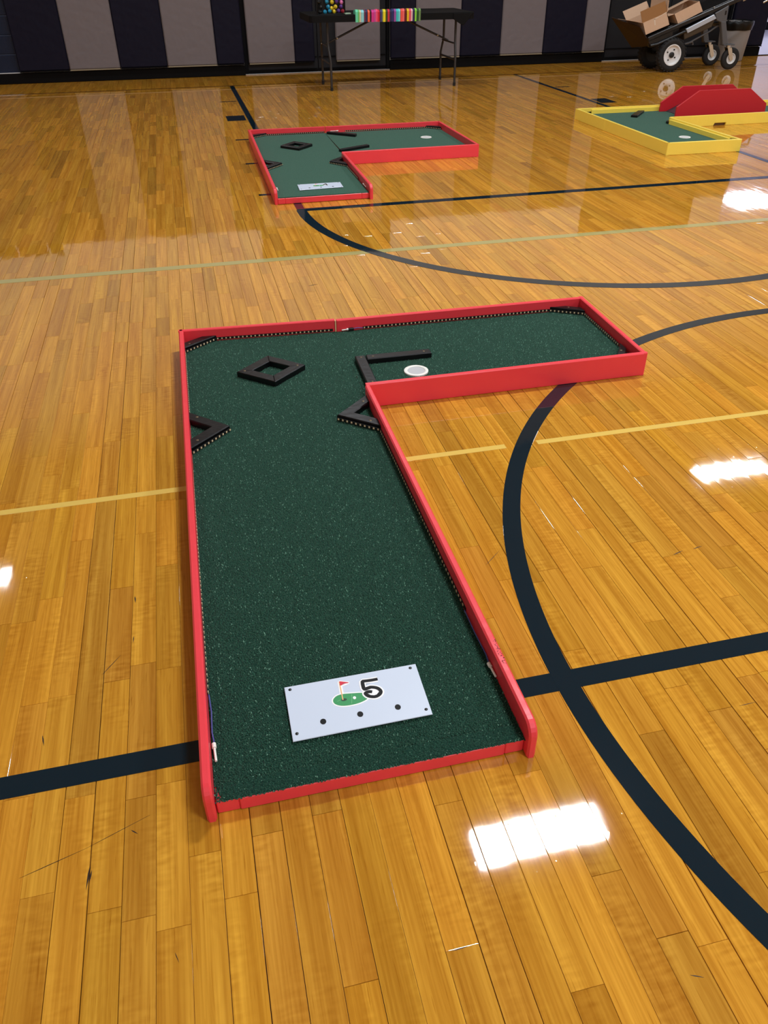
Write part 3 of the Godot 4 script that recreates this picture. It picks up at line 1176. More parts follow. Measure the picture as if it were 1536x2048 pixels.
	bumper(t, "bar_bumper", [Vector2(-1.896, -1.658), Vector2(-1.645, -1.653), Vector2(-1.646, -1.615), Vector2(-1.898, -1.618)], [Vector2(-1.872, -1.638), Vector2(-1.672, -1.634)])
	bumper(t, "bar_bumper", [Vector2(-1.939, -1.656), Vector2(-1.900, -1.656), Vector2(-1.905, -1.385), Vector2(-1.943, -1.385)], [Vector2(-1.918, -1.638), Vector2(-1.921, -1.428)])
	bumper(t, "corner_bumper", [Vector2(-1.022, -1.942), Vector2(-1.000, -1.975 + 0.036), Vector2(-0.952, -1.939), Vector2(-0.892, -1.905), Vector2(-0.892, -1.868)], [Vector2(-0.945, -1.918)])
	bumper(t, "corner_bumper", [Vector2(-0.9055, -1.520), Vector2(-0.9055, -1.468), Vector2(-0.955, -1.385), Vector2(-0.992, -1.385)], [Vector2(-0.935, -1.455)])
	# light tape
	led_strip(t, [Vector2(-2.575, -0.10), Vector2(-2.5745, -1.10), Vector2(-2.443, -1.226)])
	led_strip(t, [Vector2(-2.571, -1.37), Vector2(-2.570, -1.885), Vector2(-2.441, -1.9865), Vector2(-1.97, -1.9565)])
	led_strip(t, [Vector2(-1.845, -1.950), Vector2(-1.03, -1.938), Vector2(-0.895, -1.864), Vector2(-0.904, -1.53)])
	led_strip(t, [Vector2(-2.090, -1.211), Vector2(-1.967, -1.103), Vector2(-1.964, -0.22)])
	wire(t, [Vector3(-2.572, HC + 0.006, -0.10), Vector3(-2.569, HC + 0.009, -0.05), Vector3(-2.571, HC + 0.005, 0.0), Vector3(-2.568, HC + 0.006, 0.03)])
	plug(t, Vector3(-2.569, HC + 0.007, 0.03), Vector3(-2.567, HC + 0.006, 0.072))
	wire(t, [Vector3(-1.968, HC + 0.006, -0.22), Vector3(-1.970, HC + 0.010, -0.14), Vector3(-1.967, HC + 0.008, -0.07), Vector3(-1.969, HC + 0.006, -0.045)])
	plug(t, Vector3(-1.970, HC + 0.007, -0.045), Vector3(-1.968, HC + 0.007, -0.005))
	wire(t, [Vector3(-1.845, HC + 0.006, -1.948), Vector3(-1.868, HC + 0.010, -1.946), Vector3(-1.89, HC + 0.008, -1.946)])
	b = MB.new()
	b.bx(Vector3(-1.907, HC - 0.002, -1.953), Vector3(-1.884, HC + 0.012, -1.942), 0.002)
	obj("cable_connector", b, M.black_tape, t)
	plug(t, Vector3(-1.907, HC + 0.007, -1.948), Vector3(-1.934, HC + 0.005, -1.948))
	# scuffed black marks on top of the right rail
	var r := RandomNumberGenerator.new()
	r.seed = 9
	var mk := MB.new()
	for i in 30:
		var z := -0.075 + r.randf() * 0.075
		var x := -1.951 + r.randf_range(-0.005, 0.003)
		mk.box(Transform3D(Basis(Vector3.UP, r.randf() * 3.0), Vector3(x, RH + 0.0002, z)), Vector3(r.randf_range(0.0008, 0.004), 0.0006, 0.0008))
	obj("scuff_mark", mk, M.black_mark, rr)

func wire(t: Node3D, pts: Array) -> void:
	var b := MB.new()
	b.tube(pts, 0.0016, 6)
	obj("wire", b, M.blue_wire, t)

func plug(t: Node3D, a: Vector3, c: Vector3) -> void:
	var b := MB.new()
	var d := (c - a)
	b.tube([a, a + d * 0.22, a + d * 0.26], 0.0046, 8)
	b.tube([a + d * 0.2, c], 0.0026, 8)
	obj("cable_clip", b, M.white_cap, t)

func far_hole() -> void:
	var t := thing("mini_golf_hole", "smaller-looking red-framed L-shaped mini golf hole further back, before the folding table", "golf hole", Vector3(-1.94, 0, -4.15), "red L-shaped mini golf holes")
	var F := Vector2(-1.949, -4.160)
	var TL := Vector2(-1.917, -6.272)
	var S := Vector2(-1.262, -6.251)
	var TR := Vector2(-0.240, -6.226)
	var WR := Vector2(-0.236, -5.170)
	var I := Vector2(-1.316, -5.168)
	var R := Vector2(-1.311, -4.133)
	var b := MB.new()
	rail(b, F, TL, -0.022, RH, 0.0, 0.03, 0.004)
	obj("left_rail", b, M.red_paint, t)
	b = MB.new()
	rail(b, R, Vector2(-1.300, -5.166), 0.022, RH, 0.0, 0.03, 0.004)
	obj("right_rail", b, M.red_paint, t)
	b = MB.new()
	rail(b, TL, S - Vector2(0.002, 0), -0.02)
	obj("back_rail", b, M.red_paint, t)
	b = MB.new()
	rail(b, S + Vector2(0.002, 0.003), TR, -0.02)
	obj("back_rail", b, M.red_paint, t)
	b = MB.new()
	rail(b, TR, WR, -0.02)
	obj("side_rail", b, M.red_paint, t)
	b = MB.new()
	rail(b, I, WR, 0.02)
	obj("inner_rail", b, M.red_paint, t)
	for r in [[-1.927, -1.880], [-1.8795, -1.381], [-1.3805, -1.333]]:
		b = MB.new()
		b.bx(Vector3(r[0], 0.002, -4.20), Vector3(r[1], 0.0365, -4.158), 0.002)
		obj("front_board", b, M.red_paint, t)
	hole_base(t, [[Vector2(-1.926, -4.166), Vector2(-1.333, -4.160), Vector2(-1.333, -5.16), Vector2(-1.280, -5.2), Vector2(-1.266, -6.23), Vector2(-1.896, -6.25)], [Vector2(-1.2655, -5.19), Vector2(-0.257, -5.19), Vector2(-0.261, -6.205), Vector2(-1.2655, -6.23)]], M.grazing_sheen_carpet)
	var four := [[Vector2(0.0430, -0.0480), Vector2(0.0215, -0.0165), Vector2(0.0550, -0.0165)], [Vector2(0.0455, -0.0480), Vector2(0.0455, 0.001)]]
	sign_plate(t, Vector2(-1.6165, -4.376), four, [Vector2(-0.144, -0.073), Vector2(0.1465, -0.070), Vector2(0.143, 0.066), Vector2(-0.150, 0.078)])
	cup(t, Vector2(-0.484, -5.80), 0.046)
	diamond(t, Vector2(-1.5875, -5.695), Vector2(0.128, 0.142), Vector2(0.070, 0.078))
	bumper(t, "corner_bumper", [Vector2(-1.899, -6.15), Vector2(-1.897, -6.215), Vector2(-1.83, -6.245), Vector2(-1.765, -6.243)], [])
	bumper(t, "vee_bumper", [Vector2(-1.908, -5.215), Vector2(-1.782, -5.075), Vector2(-1.910, -4.930), Vector2(-1.911, -4.99), Vector2(-1.838, -5.073), Vector2(-1.910, -5.15)], [])
	bumper(t, "vee_bumper", [Vector2(-1.325, -5.165), Vector2(-1.434, -5.045), Vector2(-1.330, -4.905), Vector2(-1.330, -4.97), Vector2(-1.372, -5.045), Vector2(-1.330, -5.10)], [])
	bumper(t, "bar_bumper", [Vector2(-1.262, -6.165), Vector2(-1.240, -6.19), Vector2(-1.030, -6.015), Vector2(-1.052, -5.975)], [])
	bumper(t, "bar_bumper", [Vector2(-1.276, -5.405), Vector2(-1.292, -5.44), Vector2(-1.040, -5.565), Vector2(-1.028, -5.528)], [])
	bumper(t, "corner_bumper", [Vector2(-0.372, -6.205), Vector2(-0.330, -6.208), Vector2(-0.262, -6.170), Vector2(-0.262, -6.105)], [])
	bumper(t, "corner_bumper", [Vector2(-0.258, -5.29), Vector2(-0.258, -5.24), Vector2(-0.30, -5.192), Vector2(-0.36, -5.192)], [])
	led_strip(t, [Vector2(-1.897, -6.145), Vector2(-1.765, -6.238), Vector2(-1.27, -6.229)])
	led_strip(t, [Vector2(-1.09, -6.226), Vector2(-0.37, -6.204), Vector2(-0.265, -6.10)])
	led_strip(t, [Vector2(-1.908, -4.925), Vector2(-1.779, -5.072)])
	led_strip(t, [Vector2(-1.437, -5.041), Vector2(-1.333, -4.902), Vector2(-1.333, -4.5)])
	plug(t, Vector3(-1.335, HC + 0.012, -4.33), Vector3(-1.336, HC + 0.012, -4.24))
	plug(t, Vector3(-1.15, HC + 0.012, -6.222), Vector3(-1.22, HC + 0.012, -6.226))
	plug(t, Vector3(-1.918, RH - 0.012, -4.26), Vector3(-1.918, RH - 0.012, -4.20))

func yellow_hole() -> void:
	var t := thing("mini_golf_hole", "yellow-framed L-shaped mini golf hole at the right carrying the red ramp bridge", "golf hole", Vector3(1.18, 0, -4.82))
	var FL := Vector2(1.179, -4.8245)
	var L := Vector2(1.1745, -6.503)
	var FR := Vector2(1.8105, -4.805)
	var IN := Vector2(1.786, -5.838)
	var E1 := Vector2(4.2, -5.846)
	var E2 := Vector2(4.2, -6.455)
	var y: Material = M.yellow_paint
	var b := MB.new()
	rail(b, FL, Vector2(1.1767, -5.886), -0.02)
	obj("left_rail", b, y, t)
	b = MB.new()
	rail(b, Vector2(1.1767, -5.889), L, -0.02)
	obj("left_rail", b, y, t)
	b = MB.new()
	rail(b, FL, FR, 0.02)
	obj("front_rail", b, y, t)
	b = MB.new()
	rail(b, FR + Vector2(-0.001, -0.019), IN + Vector2(0.0, 0.0), 0.02)
	obj("right_rail", b, y, t)
	b = MB.new()
	rail(b, L, E2, -0.02)
	obj("back_rail", b, y, t)
	b = MB.new()
	rail(b, E2, E1, -0.02)
	obj("end_rail", b, y, t)
	# inner rail of the wing with its hand hole at the floor
	b = MB.new()
	var ln := E1.x - IN.x
	var x0 := 2.232 - IN.x
	var x1 := 2.352 - IN.x
	b.prism(PackedVector2Array([Vector2(0, 0), Vector2(x0 - 0.006, 0), Vector2(x0 + 0.006, 0.022), Vector2(x1, 0.022), Vector2(x1, 0), Vector2(ln, 0), Vector2(ln, RH), Vector2(0, RH)]), Transform3D(Basis(Vector3(1, 0, 0), Vector3.UP, Vector3(0, 0, 1)), Vector3(IN.x, 0, IN.y - 0.022)), 0.02, 0.002)
	obj("inner_rail", b, y, t)
	# inner liners
	b = MB.new()
	rail(b, Vector2(1.325, -6.481), Vector2(4.18, -6.434), -0.016, 0.078, HC - 0.005)
	obj("rail_liner", b, y, t)
	b = MB.new()
	rail(b, Vector2(1.766, -5.80), Vector2(1.786, -4.90), -0.018, 0.078, HC - 0.005)
	obj("rail_liner", b, y, t)
	hole_base(t, [[Vector2(1.20, -4.846), Vector2(1.789, -4.828), Vector2(1.766, -5.84), Vector2(1.766, -5.862), Vector2(4.178, -5.87), Vector2(4.178, -6.434), Vector2(1.196, -6.481)]], M.grazing_sheen_carpet)
	cup(t, Vector2(1.568, -5.225), 0.047)
	bumper(t, "bar_bumper", [Vector2(1.595, -6.205), Vector2(1.775, -6.415), Vector2(1.838, -6.405), Vector2(1.638, -6.165)], [])
	bumper(t, "corner_bumper", [Vector2(1.1975, -6.38), Vector2(1.1965, -6.44), Vector2(1.26, -6.477), Vector2(1.33, -6.476)], [])
	bumper(t, "corner_bumper", [Vector2(1.786, -4.93), Vector2(1.787, -4.865), Vector2(1.76, -4.832), Vector2(1.69, -4.836)], [], 0.078)
	bumper(t, "corner_bumper", [Vector2(1.20, -4.92), Vector2(1.20, -4.87), Vector2(1.24, -4.845), Vector2(1.32, -4.843)], [])
	bumper(t, "corner_bumper", [Vector2(1.745, -5.80), Vector2(1.745, -5.84), Vector2(1.766, -5.86), Vector2(1.80, -5.875), Vector2(1.84, -5.875)], [])

func ramp_bridge() -> void:
	var t := thing("ramp_bridge", "dark red wooden ramp bridge with two sloped side walls standing on the yellow golf hole", "ramp", Vector3(2.45, HC, -6.29))
	var prof := PackedVector2Array([Vector2(2.0, HC), Vector2(2.937, HC), Vector2(2.933, 0.115), Vector2(2.728, 0.248), Vector2(2.205, 0.250), Vector2(2.0, 0.121)])
	for z in [-6.138, -6.424]:
		var b := MB.new()
		b.prism(prof, Transform3D(Basis(Vector3(1, 0, 0), Vector3.UP, Vector3(0, 0, 1)), Vector3(0, 0, z)), 0.019, 0.0018)
		obj("side_wall", b, M.dark_red_paint, t)
	var d := MB.new()
	d.prism(PackedVector2Array([Vector2(2.07, HC), Vector2(2.93, HC), Vector2(2.93, HC + 0.004), Vector2(2.66, 0.16), Vector2(2.34, 0.16), Vector2(2.07, HC + 0.004)]), Transform3D(Basis(Vector3(1, 0, 0), Vector3.UP, Vector3(0, 0, 1)), Vector3(0, 0, -6.404)), 0.265, 0.0)
	obj("ramp_deck", d, M.purple_deck, t)

# ------------------------------------------------------------------ table
func table_and_things() -> void:
	var t := thing("folding_table", "long folding table on grey steel legs standing against the padded wall", "table", Vector3(0.0, 0, -9.24))
	var b := MB.new()
	b.slab(PackedVector2Array([Vector2(-0.9, -8.90), Vector2(0.91, -8.90), Vector2(0.91, -9.60), Vector2(-0.9, -9.60)]), 0.69, 0.733, 0.004)
	obj("table_top", b, M.table_cloth, t)
	var sets := [[-0.715, 1.0], [0.755, -1.0]]
	for s in sets:
		var x: float = s[0]
		var g: float = s[1]
		for z in [-8.955, -9.545]:
			var zi: float = -9.02 if z > -9.2 else -9.48
			b = MB.new()
			b.tube([Vector3(x - g * 0.012, 0.69, zi), Vector3(x - g * 0.012, 0.46, zi), Vector3(x - g * 0.008, 0.40, zi + (z - zi) * 0.3), Vector3(x, 0.30, z), Vector3(x, 0.02, z)], 0.0135, 10)
			var l := obj("leg", b, M.leg_steel, t)
			var f := MB.new()
			f.tube([Vector3(x, 0.0, z), Vector3(x, 0.035, z)], 0.0165, 10)
			obj("foot", f, M.foot_rubber, l)
			var rv := MB.new()
			rv.ball(Vector3(x - g * 0.01, 0.43, zi + 0.014), 0.008, 8)
			obj("rivet", rv, M.rivet, l)
		b = MB.new()
		b.tube([Vector3(x, 0.27, -8.955), Vector3(x, 0.27, -9.545)], 0.011, 8)
		obj("cross_bar", b, M.leg_steel, t)
		b = MB.new()
		b.tube([Vector3(x - g * 0.012, 0.675, -9.02), Vector3(x - g * 0.012, 0.675, -9.48)], 0.0135, 8)
		obj("cross_bar", b, M.leg_steel, t)
		b = MB.new()
		b.tube([Vector3(x, 0.44, -9.25), Vector3(x + g * 0.14, 0.50, -9.25)], 0.010, 8)
		b.tube([Vector3(x + g * 0.12, 0.49, -9.255), Vector3(x + g * 0.60, 0.69, -9.255)], 0.011, 8)
		var br := obj("brace", b, M.leg_steel, t)
		var rv2 := MB.new()
		rv2.ball(Vector3(x + g * 0.135, 0.498, -9.24), 0.012, 8)
		obj("rivet", rv2, M.rivet, br)
		b = MB.new()
		b.tube([Vector3(x, 0.43, -9.01), Vector3(x, 0.43, -9.49)], 0.009, 8)
		obj("cross_bar", b, M.leg_steel, t)
	# black cloth over the top with one corner hanging
	var c := thing("tablecloth", "black cloth pulled tight over the folding table, one corner hanging at the right", "tablecloth", Vector3(0, 0.735, -9.24))
	b = MB.new()
	var q := PackedVector2Array()
	for k in [[-0.90, -8.90, PI / 2, PI], [-0.90, -9.60, PI, PI * 1.5], [0.89, -9.60, PI * 1.5, TAU], [0.89, -8.90, 0.0, PI / 2]]:
		for i in 5:
			var w: float = lerpf(k[2], k[3], i / 4.0)
			q.append(Vector2(k[0] + cos(w) * 0.045, k[1] + sin(w) * 0.045))
	b.slab(q, 0.7335, 0.742, 0.004)
	var qi := MB.inset(q, -0.006) if Geometry2D.is_polygon_clockwise(q) else MB.inset(q, 0.006)
	for i in q.size():
		var j := (i + 1) % q.size()
		var o3 := Vector3(q[i].x + q[j].x, 0, q[i].y + q[j].y + 18.5)
		b.quad(Vector3(q[i].x, 0.676, q[i].y), Vector3(q[j].x, 0.676, q[j].y), Vector3(q[j].x, 0.738, q[j].y), Vector3(q[i].x, 0.738, q[i].y), o3)
		b.quad(Vector3(qi[i].x, 0.676, qi[i].y), Vector3(qi[j].x, 0.676, qi[j].y), Vector3(qi[j].x, 0.738, qi[j].y), Vector3(qi[i].x, 0.738, qi[i].y), -o3)
		b.quad(Vector3(q[i].x, 0.676, q[i].y), Vector3(q[j].x, 0.676, q[j].y), Vector3(qi[j].x, 0.676, qi[j].y), Vector3(qi[i].x, 0.676, qi[i].y), Vector3.DOWN)
	obj("cloth_top", b, M.table_cloth, c)
	b = MB.new()
	b.prism(PackedVector2Array([Vector2(0.68, 0.735), Vector2(0.925, 0.735), Vector2(0.90, 0.715), Vector2(0.84, 0.650), Vector2(0.805, 0.616), Vector2(0.765, 0.630), Vector2(0.68, 0.678)]), Transform3D(Basis(Vector3(1, 0, 0), Vector3.UP, Vector3(0, 0, 1)), Vector3(0, 0, -8.858)), 0.012, 0.004)
	obj("hanging_corner", b, M.table_cloth, c)
	balls()
	bands()
	var paper := thing("paper_slip", "small pale green slip of paper lying on the black table beside the balls", "paper", Vector3(-0.5, 0.7425, -8.98))
	b = MB.new()
	b.box(Transform3D(Basis(Vector3.UP, 0.3), Vector3(-0.505, 0.7485, -8.98)), Vector3(0.07, 0.012, 0.05), 0.002)
	obj("sheet", b, mat("pale_green_paper", rgb(176, 200, 170), 0.7), paper)

func balls() -> void:
	var cols := {"blue": rgb(40, 150, 190), "yellow": rgb(235, 205, 40), "purple": rgb(90, 50, 140), "pink": rgb(240, 130, 190), "red": rgb(160, 30, 50), "black": rgb(18, 22, 24), "green": rgb(40, 120, 70)}
	for k in cols:
		mat("ball_" + k, cols[k], 0.18)
	var bk := thing("wire_basket", "black wire basket of coloured golf balls at the left end of the table", "basket", Vector3(-0.68, 0.742, -8.99))
	var b := MB.new()
	var x0 := -0.835
	var x1 := -0.53
	var z0 := -9.03
	var z1 := -8.955
	for i in 12:
		var x := lerpf(x0, x1, i / 11.0)
		b.tube([Vector3(x, 0.745, z1), Vector3(x, 0.92, z1)], 0.0013, 5, false)
		b.tube([Vector3(x, 0.745, z0), Vector3(x, 0.92, z0)], 0.0013, 5, false)
	for i in 8:
		var z := lerpf(z0, z1, i / 7.0)
		for x in [x0, x1]:
			b.tube([Vector3(x, 0.745, z), Vector3(x, 0.92, z)], 0.0013, 5, false)
	obj("wire_mesh", b, M.wire_black, bk)
	b = MB.new()
	for y in [0.746, 0.92]:
		b = MB.new()
		b.tube([Vector3(x0, y, z0), Vector3(x1, y, z0), Vector3(x1, y, z1), Vector3(x0, y, z1), Vector3(x0, y, z0)], 0.003, 6, false)
		obj("basket_rim", b, M.wire_black, bk)
	b = MB.new()
	b.bx(Vector3(x0, 0.745, z0 - 0.006), Vector3(x1, 0.915, z0 - 0.002))
	obj("added_dark_backing", b, M.wire_black, bk)  # added black sheet standing in for the darkness behind the balls
	b = MB.new()
	b.bx(Vector3(x0, 0.7425, z0), Vector3(x1, 0.745, z1))
	obj("basket_base", b, M.wire_black, bk)
	var r := 0.0214
	# the balls that show at the front, then the ones behind and below that carry them
	var front := [
		["black", -0.805, 0.768, "at the bottom left of the basket"], ["blue", -0.752, 0.768, "in the bottom row beside the lowest black ball"], ["blue", -0.700, 0.776, "low in the front, left of the lowest yellow ball"], ["yellow", -0.650, 0.770, "lowest of the yellow ones, bottom row of the basket"], ["purple", -0.602, 0.776, "in the bottom row beside the red one"], ["red", -0.556, 0.772, "the only red one, bottom right of the basket"],
		["black", -0.795, 0.812, "second from the bottom at the left side of the basket"], ["blue", -0.716, 0.815, "in the second row, above the low blue one"], ["yellow", -0.676, 0.800, "second row, half hidden beside the brightest yellow one"], ["yellow", -0.634, 0.814, "brightest, in front in the middle of the basket"], ["purple", -0.573, 0.815, "second row, under the pink one"],
		["black", -0.812, 0.858, "third row at the left side of the basket"], ["blue", -0.728, 0.862, "highest of the blue ones, top left of the pile"], ["yellow", -0.671, 0.857, "highest of the yellow ones, left of the upper purple"], ["purple", -0.619, 0.862, "in the top row between the yellow and the pink"], ["pink", -0.567, 0.854, "the only pink one, top right of the pile"],
	]
	for f in front:
		var o := thing("golf_ball", "%s glossy golf ball %s" % [f[0], f[3]], "ball", Vector3(f[1], f[2] - r, -8.98), "coloured golf balls in the basket")
		b = MB.new()
		b.ball(Vector3(f[1], f[2], -8.98), r, 16)
		obj("ball_shell", b, M["ball_" + f[0]], o)

func bands() -> void:
	var L := [
		[-0.440, -0.4125, 110, 228, 184, "mint green"], [-0.412, -0.397, 112, 200, 112, "grass green"], [-0.396, -0.378, 226, 220, 186, "cream"], [-0.377, -0.346, 150, 226, 236, "wide pale blue"],
		[-0.342, -0.329, 130, 60, 90, "mauve"], [-0.327, -0.308, 52, 46, 96, "indigo"], [-0.303, -0.280, 255, 112, 76, "orange"], [-0.278, -0.265, 44, 24, 34, "near-black"],
		[-0.262, -0.230, 222, 54, 150, "wide magenta"], [-0.229, -0.2125, 214, 90, 170, "orchid"], [-0.212, -0.191, 255, 84, 130, "rose"], [-0.190, -0.169, 220, 28, 60, "crimson"],
		[-0.163, -0.144, 72, 64, 120, "slate blue"], [-0.142, -0.132, 118, 136, 110, "sage"], [-0.131, -0.102, 246, 232, 40, "lemon yellow"], [-0.098, -0.082, 62, 80, 40, "olive"],
		[-0.079, -0.056, 214, 52, 72, "brick red"], [-0.052, -0.036, 46, 40, 84, "narrow navy"], [-0.035, -0.0105, 40, 46, 108, "broad navy"], [-0.007, 0.0165, 162, 84, 172, "violet"],
		[0.018, 0.0445, 60, 206, 206, "turquoise"], [0.045, 0.064, 134, 230, 240, "sky blue"], [0.067, 0.0895, 255, 90, 80, "coral"], [0.090, 0.1125, 250, 112, 112, "salmon"],
		[0.116, 0.133, 112, 20, 30, "maroon"], [0.140, 0.1645, 250, 204, 40, "golden yellow"], [0.1655, 0.1875, 238, 84, 112, "raspberry"], [0.188, 0.2055, 250, 206, 208, "blush"],
		[0.209, 0.227, 40, 32, 92, "dark violet"], [0.231, 0.2505, 146, 232, 76, "lime"], [0.2515, 0.2735, 22, 84, 42, "forest green"], [0.276, 0.298, 112, 150, 92, "moss green"],
	]
	var r := RandomNumberGenerator.new()
	r.seed = 4
	for i in L.size():
		var k: Array = L[i]
		var label: String
		if i == 0:
			label = "%s paper band, leftmost of the coloured strips over the table edge" % k[5]
		elif i == L.size() - 1:
			label = "%s paper band, rightmost of the coloured strips over the table edge" % k[5]
		else:
			label = "%s paper band over the table edge, between the %s and %s ones" % [k[5], L[i - 1][5], L[i + 1][5]]
		var lift := r.randf_range(-0.003, 0.004)
		var o := thing("paper_band", label, "band", Vector3((k[0] + k[1]) * 0.5, 0.742, -8.87), "coloured bands hanging over the table edge")
		var b := MB.new()
		var y1 := 0.752 + lift
		var y0 := lerpf(0.672, 0.668, i / 31.0) + r.randf_range(-0.001, 0.002)
		b.prism(PackedVector2Array([Vector2(-8.853, y0), Vector2(-8.846, y0), Vector2(-8.838, y1 + 0.012), Vector2(-8.848, y1 + 0.028), Vector2(-8.875, y1 + 0.034), Vector2(-8.96, y1 + 0.02), Vector2(-8.96, 0.7425), Vector2(-8.87, 0.7425), Vector2(-8.8525, 0.735)]), Transform3D(Basis(Vector3(0, 0, 1), Vector3.UP, Vector3(-1, 0, 0)), Vector3(k[1], 0, 0)), k[1] - k[0], 0.0012)
		obj("strip", b, mat("band_" + str(i), rgb(k[2], k[3], k[4]), 0.45), o)

# ------------------------------------------------------------------ truck
func wheel(t: Node3D, c: Vector3, r: float, w: float, rim: float, side: float, lugs := true) -> void:
	# axis along z; lathe runs round y, so turn it
	var bs := Basis(Vector3(1, 0, 0), PI / 2 * side)
	var xf := Transform3D(bs, c)
	var b := MB.new()
	var h := w * 0.5
	b.lathe([Vector2(rim, -h * 0.8), Vector2(r * 0.8, -h), Vector2(r * 0.93, -h * 0.85), Vector2(r, -h * 0.45), Vector2(r, h * 0.45), Vector2(r * 0.93, h * 0.85), Vector2(r * 0.8, h), Vector2(rim, h * 0.8)], xf, 36)
	if lugs:
		for i in 26:
			var a := TAU * i / 26
			for s in [-1.0, 1.0]:
				b.box(xf * Transform3D(Basis(Vector3.UP, -a - s * 0.06), Vector3(cos(a + s * 0.06) * r * 0.985, s * h * 0.55, sin(a + s * 0.06) * r * 0.985)), Vector3(r * 0.07, h * 0.7, r * 0.12), 0.002)
	var ty := obj("tyre", b, M.tyre_rubber, t)
	b = MB.new()
	b.lathe([Vector2(rim * 1.02, h * 0.78), Vector2(rim * 1.02, h * 0.86), Vector2(rim * 0.92, h * 0.86), Vector2(rim * 0.84, h * 0.2), Vector2(rim * 0.5, h * 0.1), Vector2(rim * 0.3, h * 0.25), Vector2(0, h * 0.25)], xf, 32)
	obj("rim", b, M.rim_white, ty)
	b = MB.new()
	b.lathe([Vector2(rim * 1.02, -h * 0.75), Vector2(rim * 0.5, -h * 0.62), Vector2(0, -h * 0.6)], xf, 24)
	b.lathe([Vector2(0.03, -h * 0.6), Vector2(0.03, -h * 1.3), Vector2(0, -h * 1.3)], xf, 12)
	obj("inner_disc", b, M.hub_black if lugs else M.rim_white, ty)
	b = MB.new()
	b.lathe([Vector2(rim * 0.28, h * 0.2), Vector2(rim * 0.28, h * 0.6), Vector2(rim * 0.2, h * 0.7), Vector2(0, h * 0.7)], xf, 16)
	if lugs:
		for i in 4:
			var a := TAU * i / 4 + 0.5
			b.lathe([Vector2(0.009, h * 0.1), Vector2(0.009, h * 0.3), Vector2(0, h * 0.3)], xf * Transform3D(Basis(), Vector3(cos(a) * rim * 0.55, 0, sin(a) * rim * 0.55)), 8)
	obj("hub", b, M.hub_black, ty)

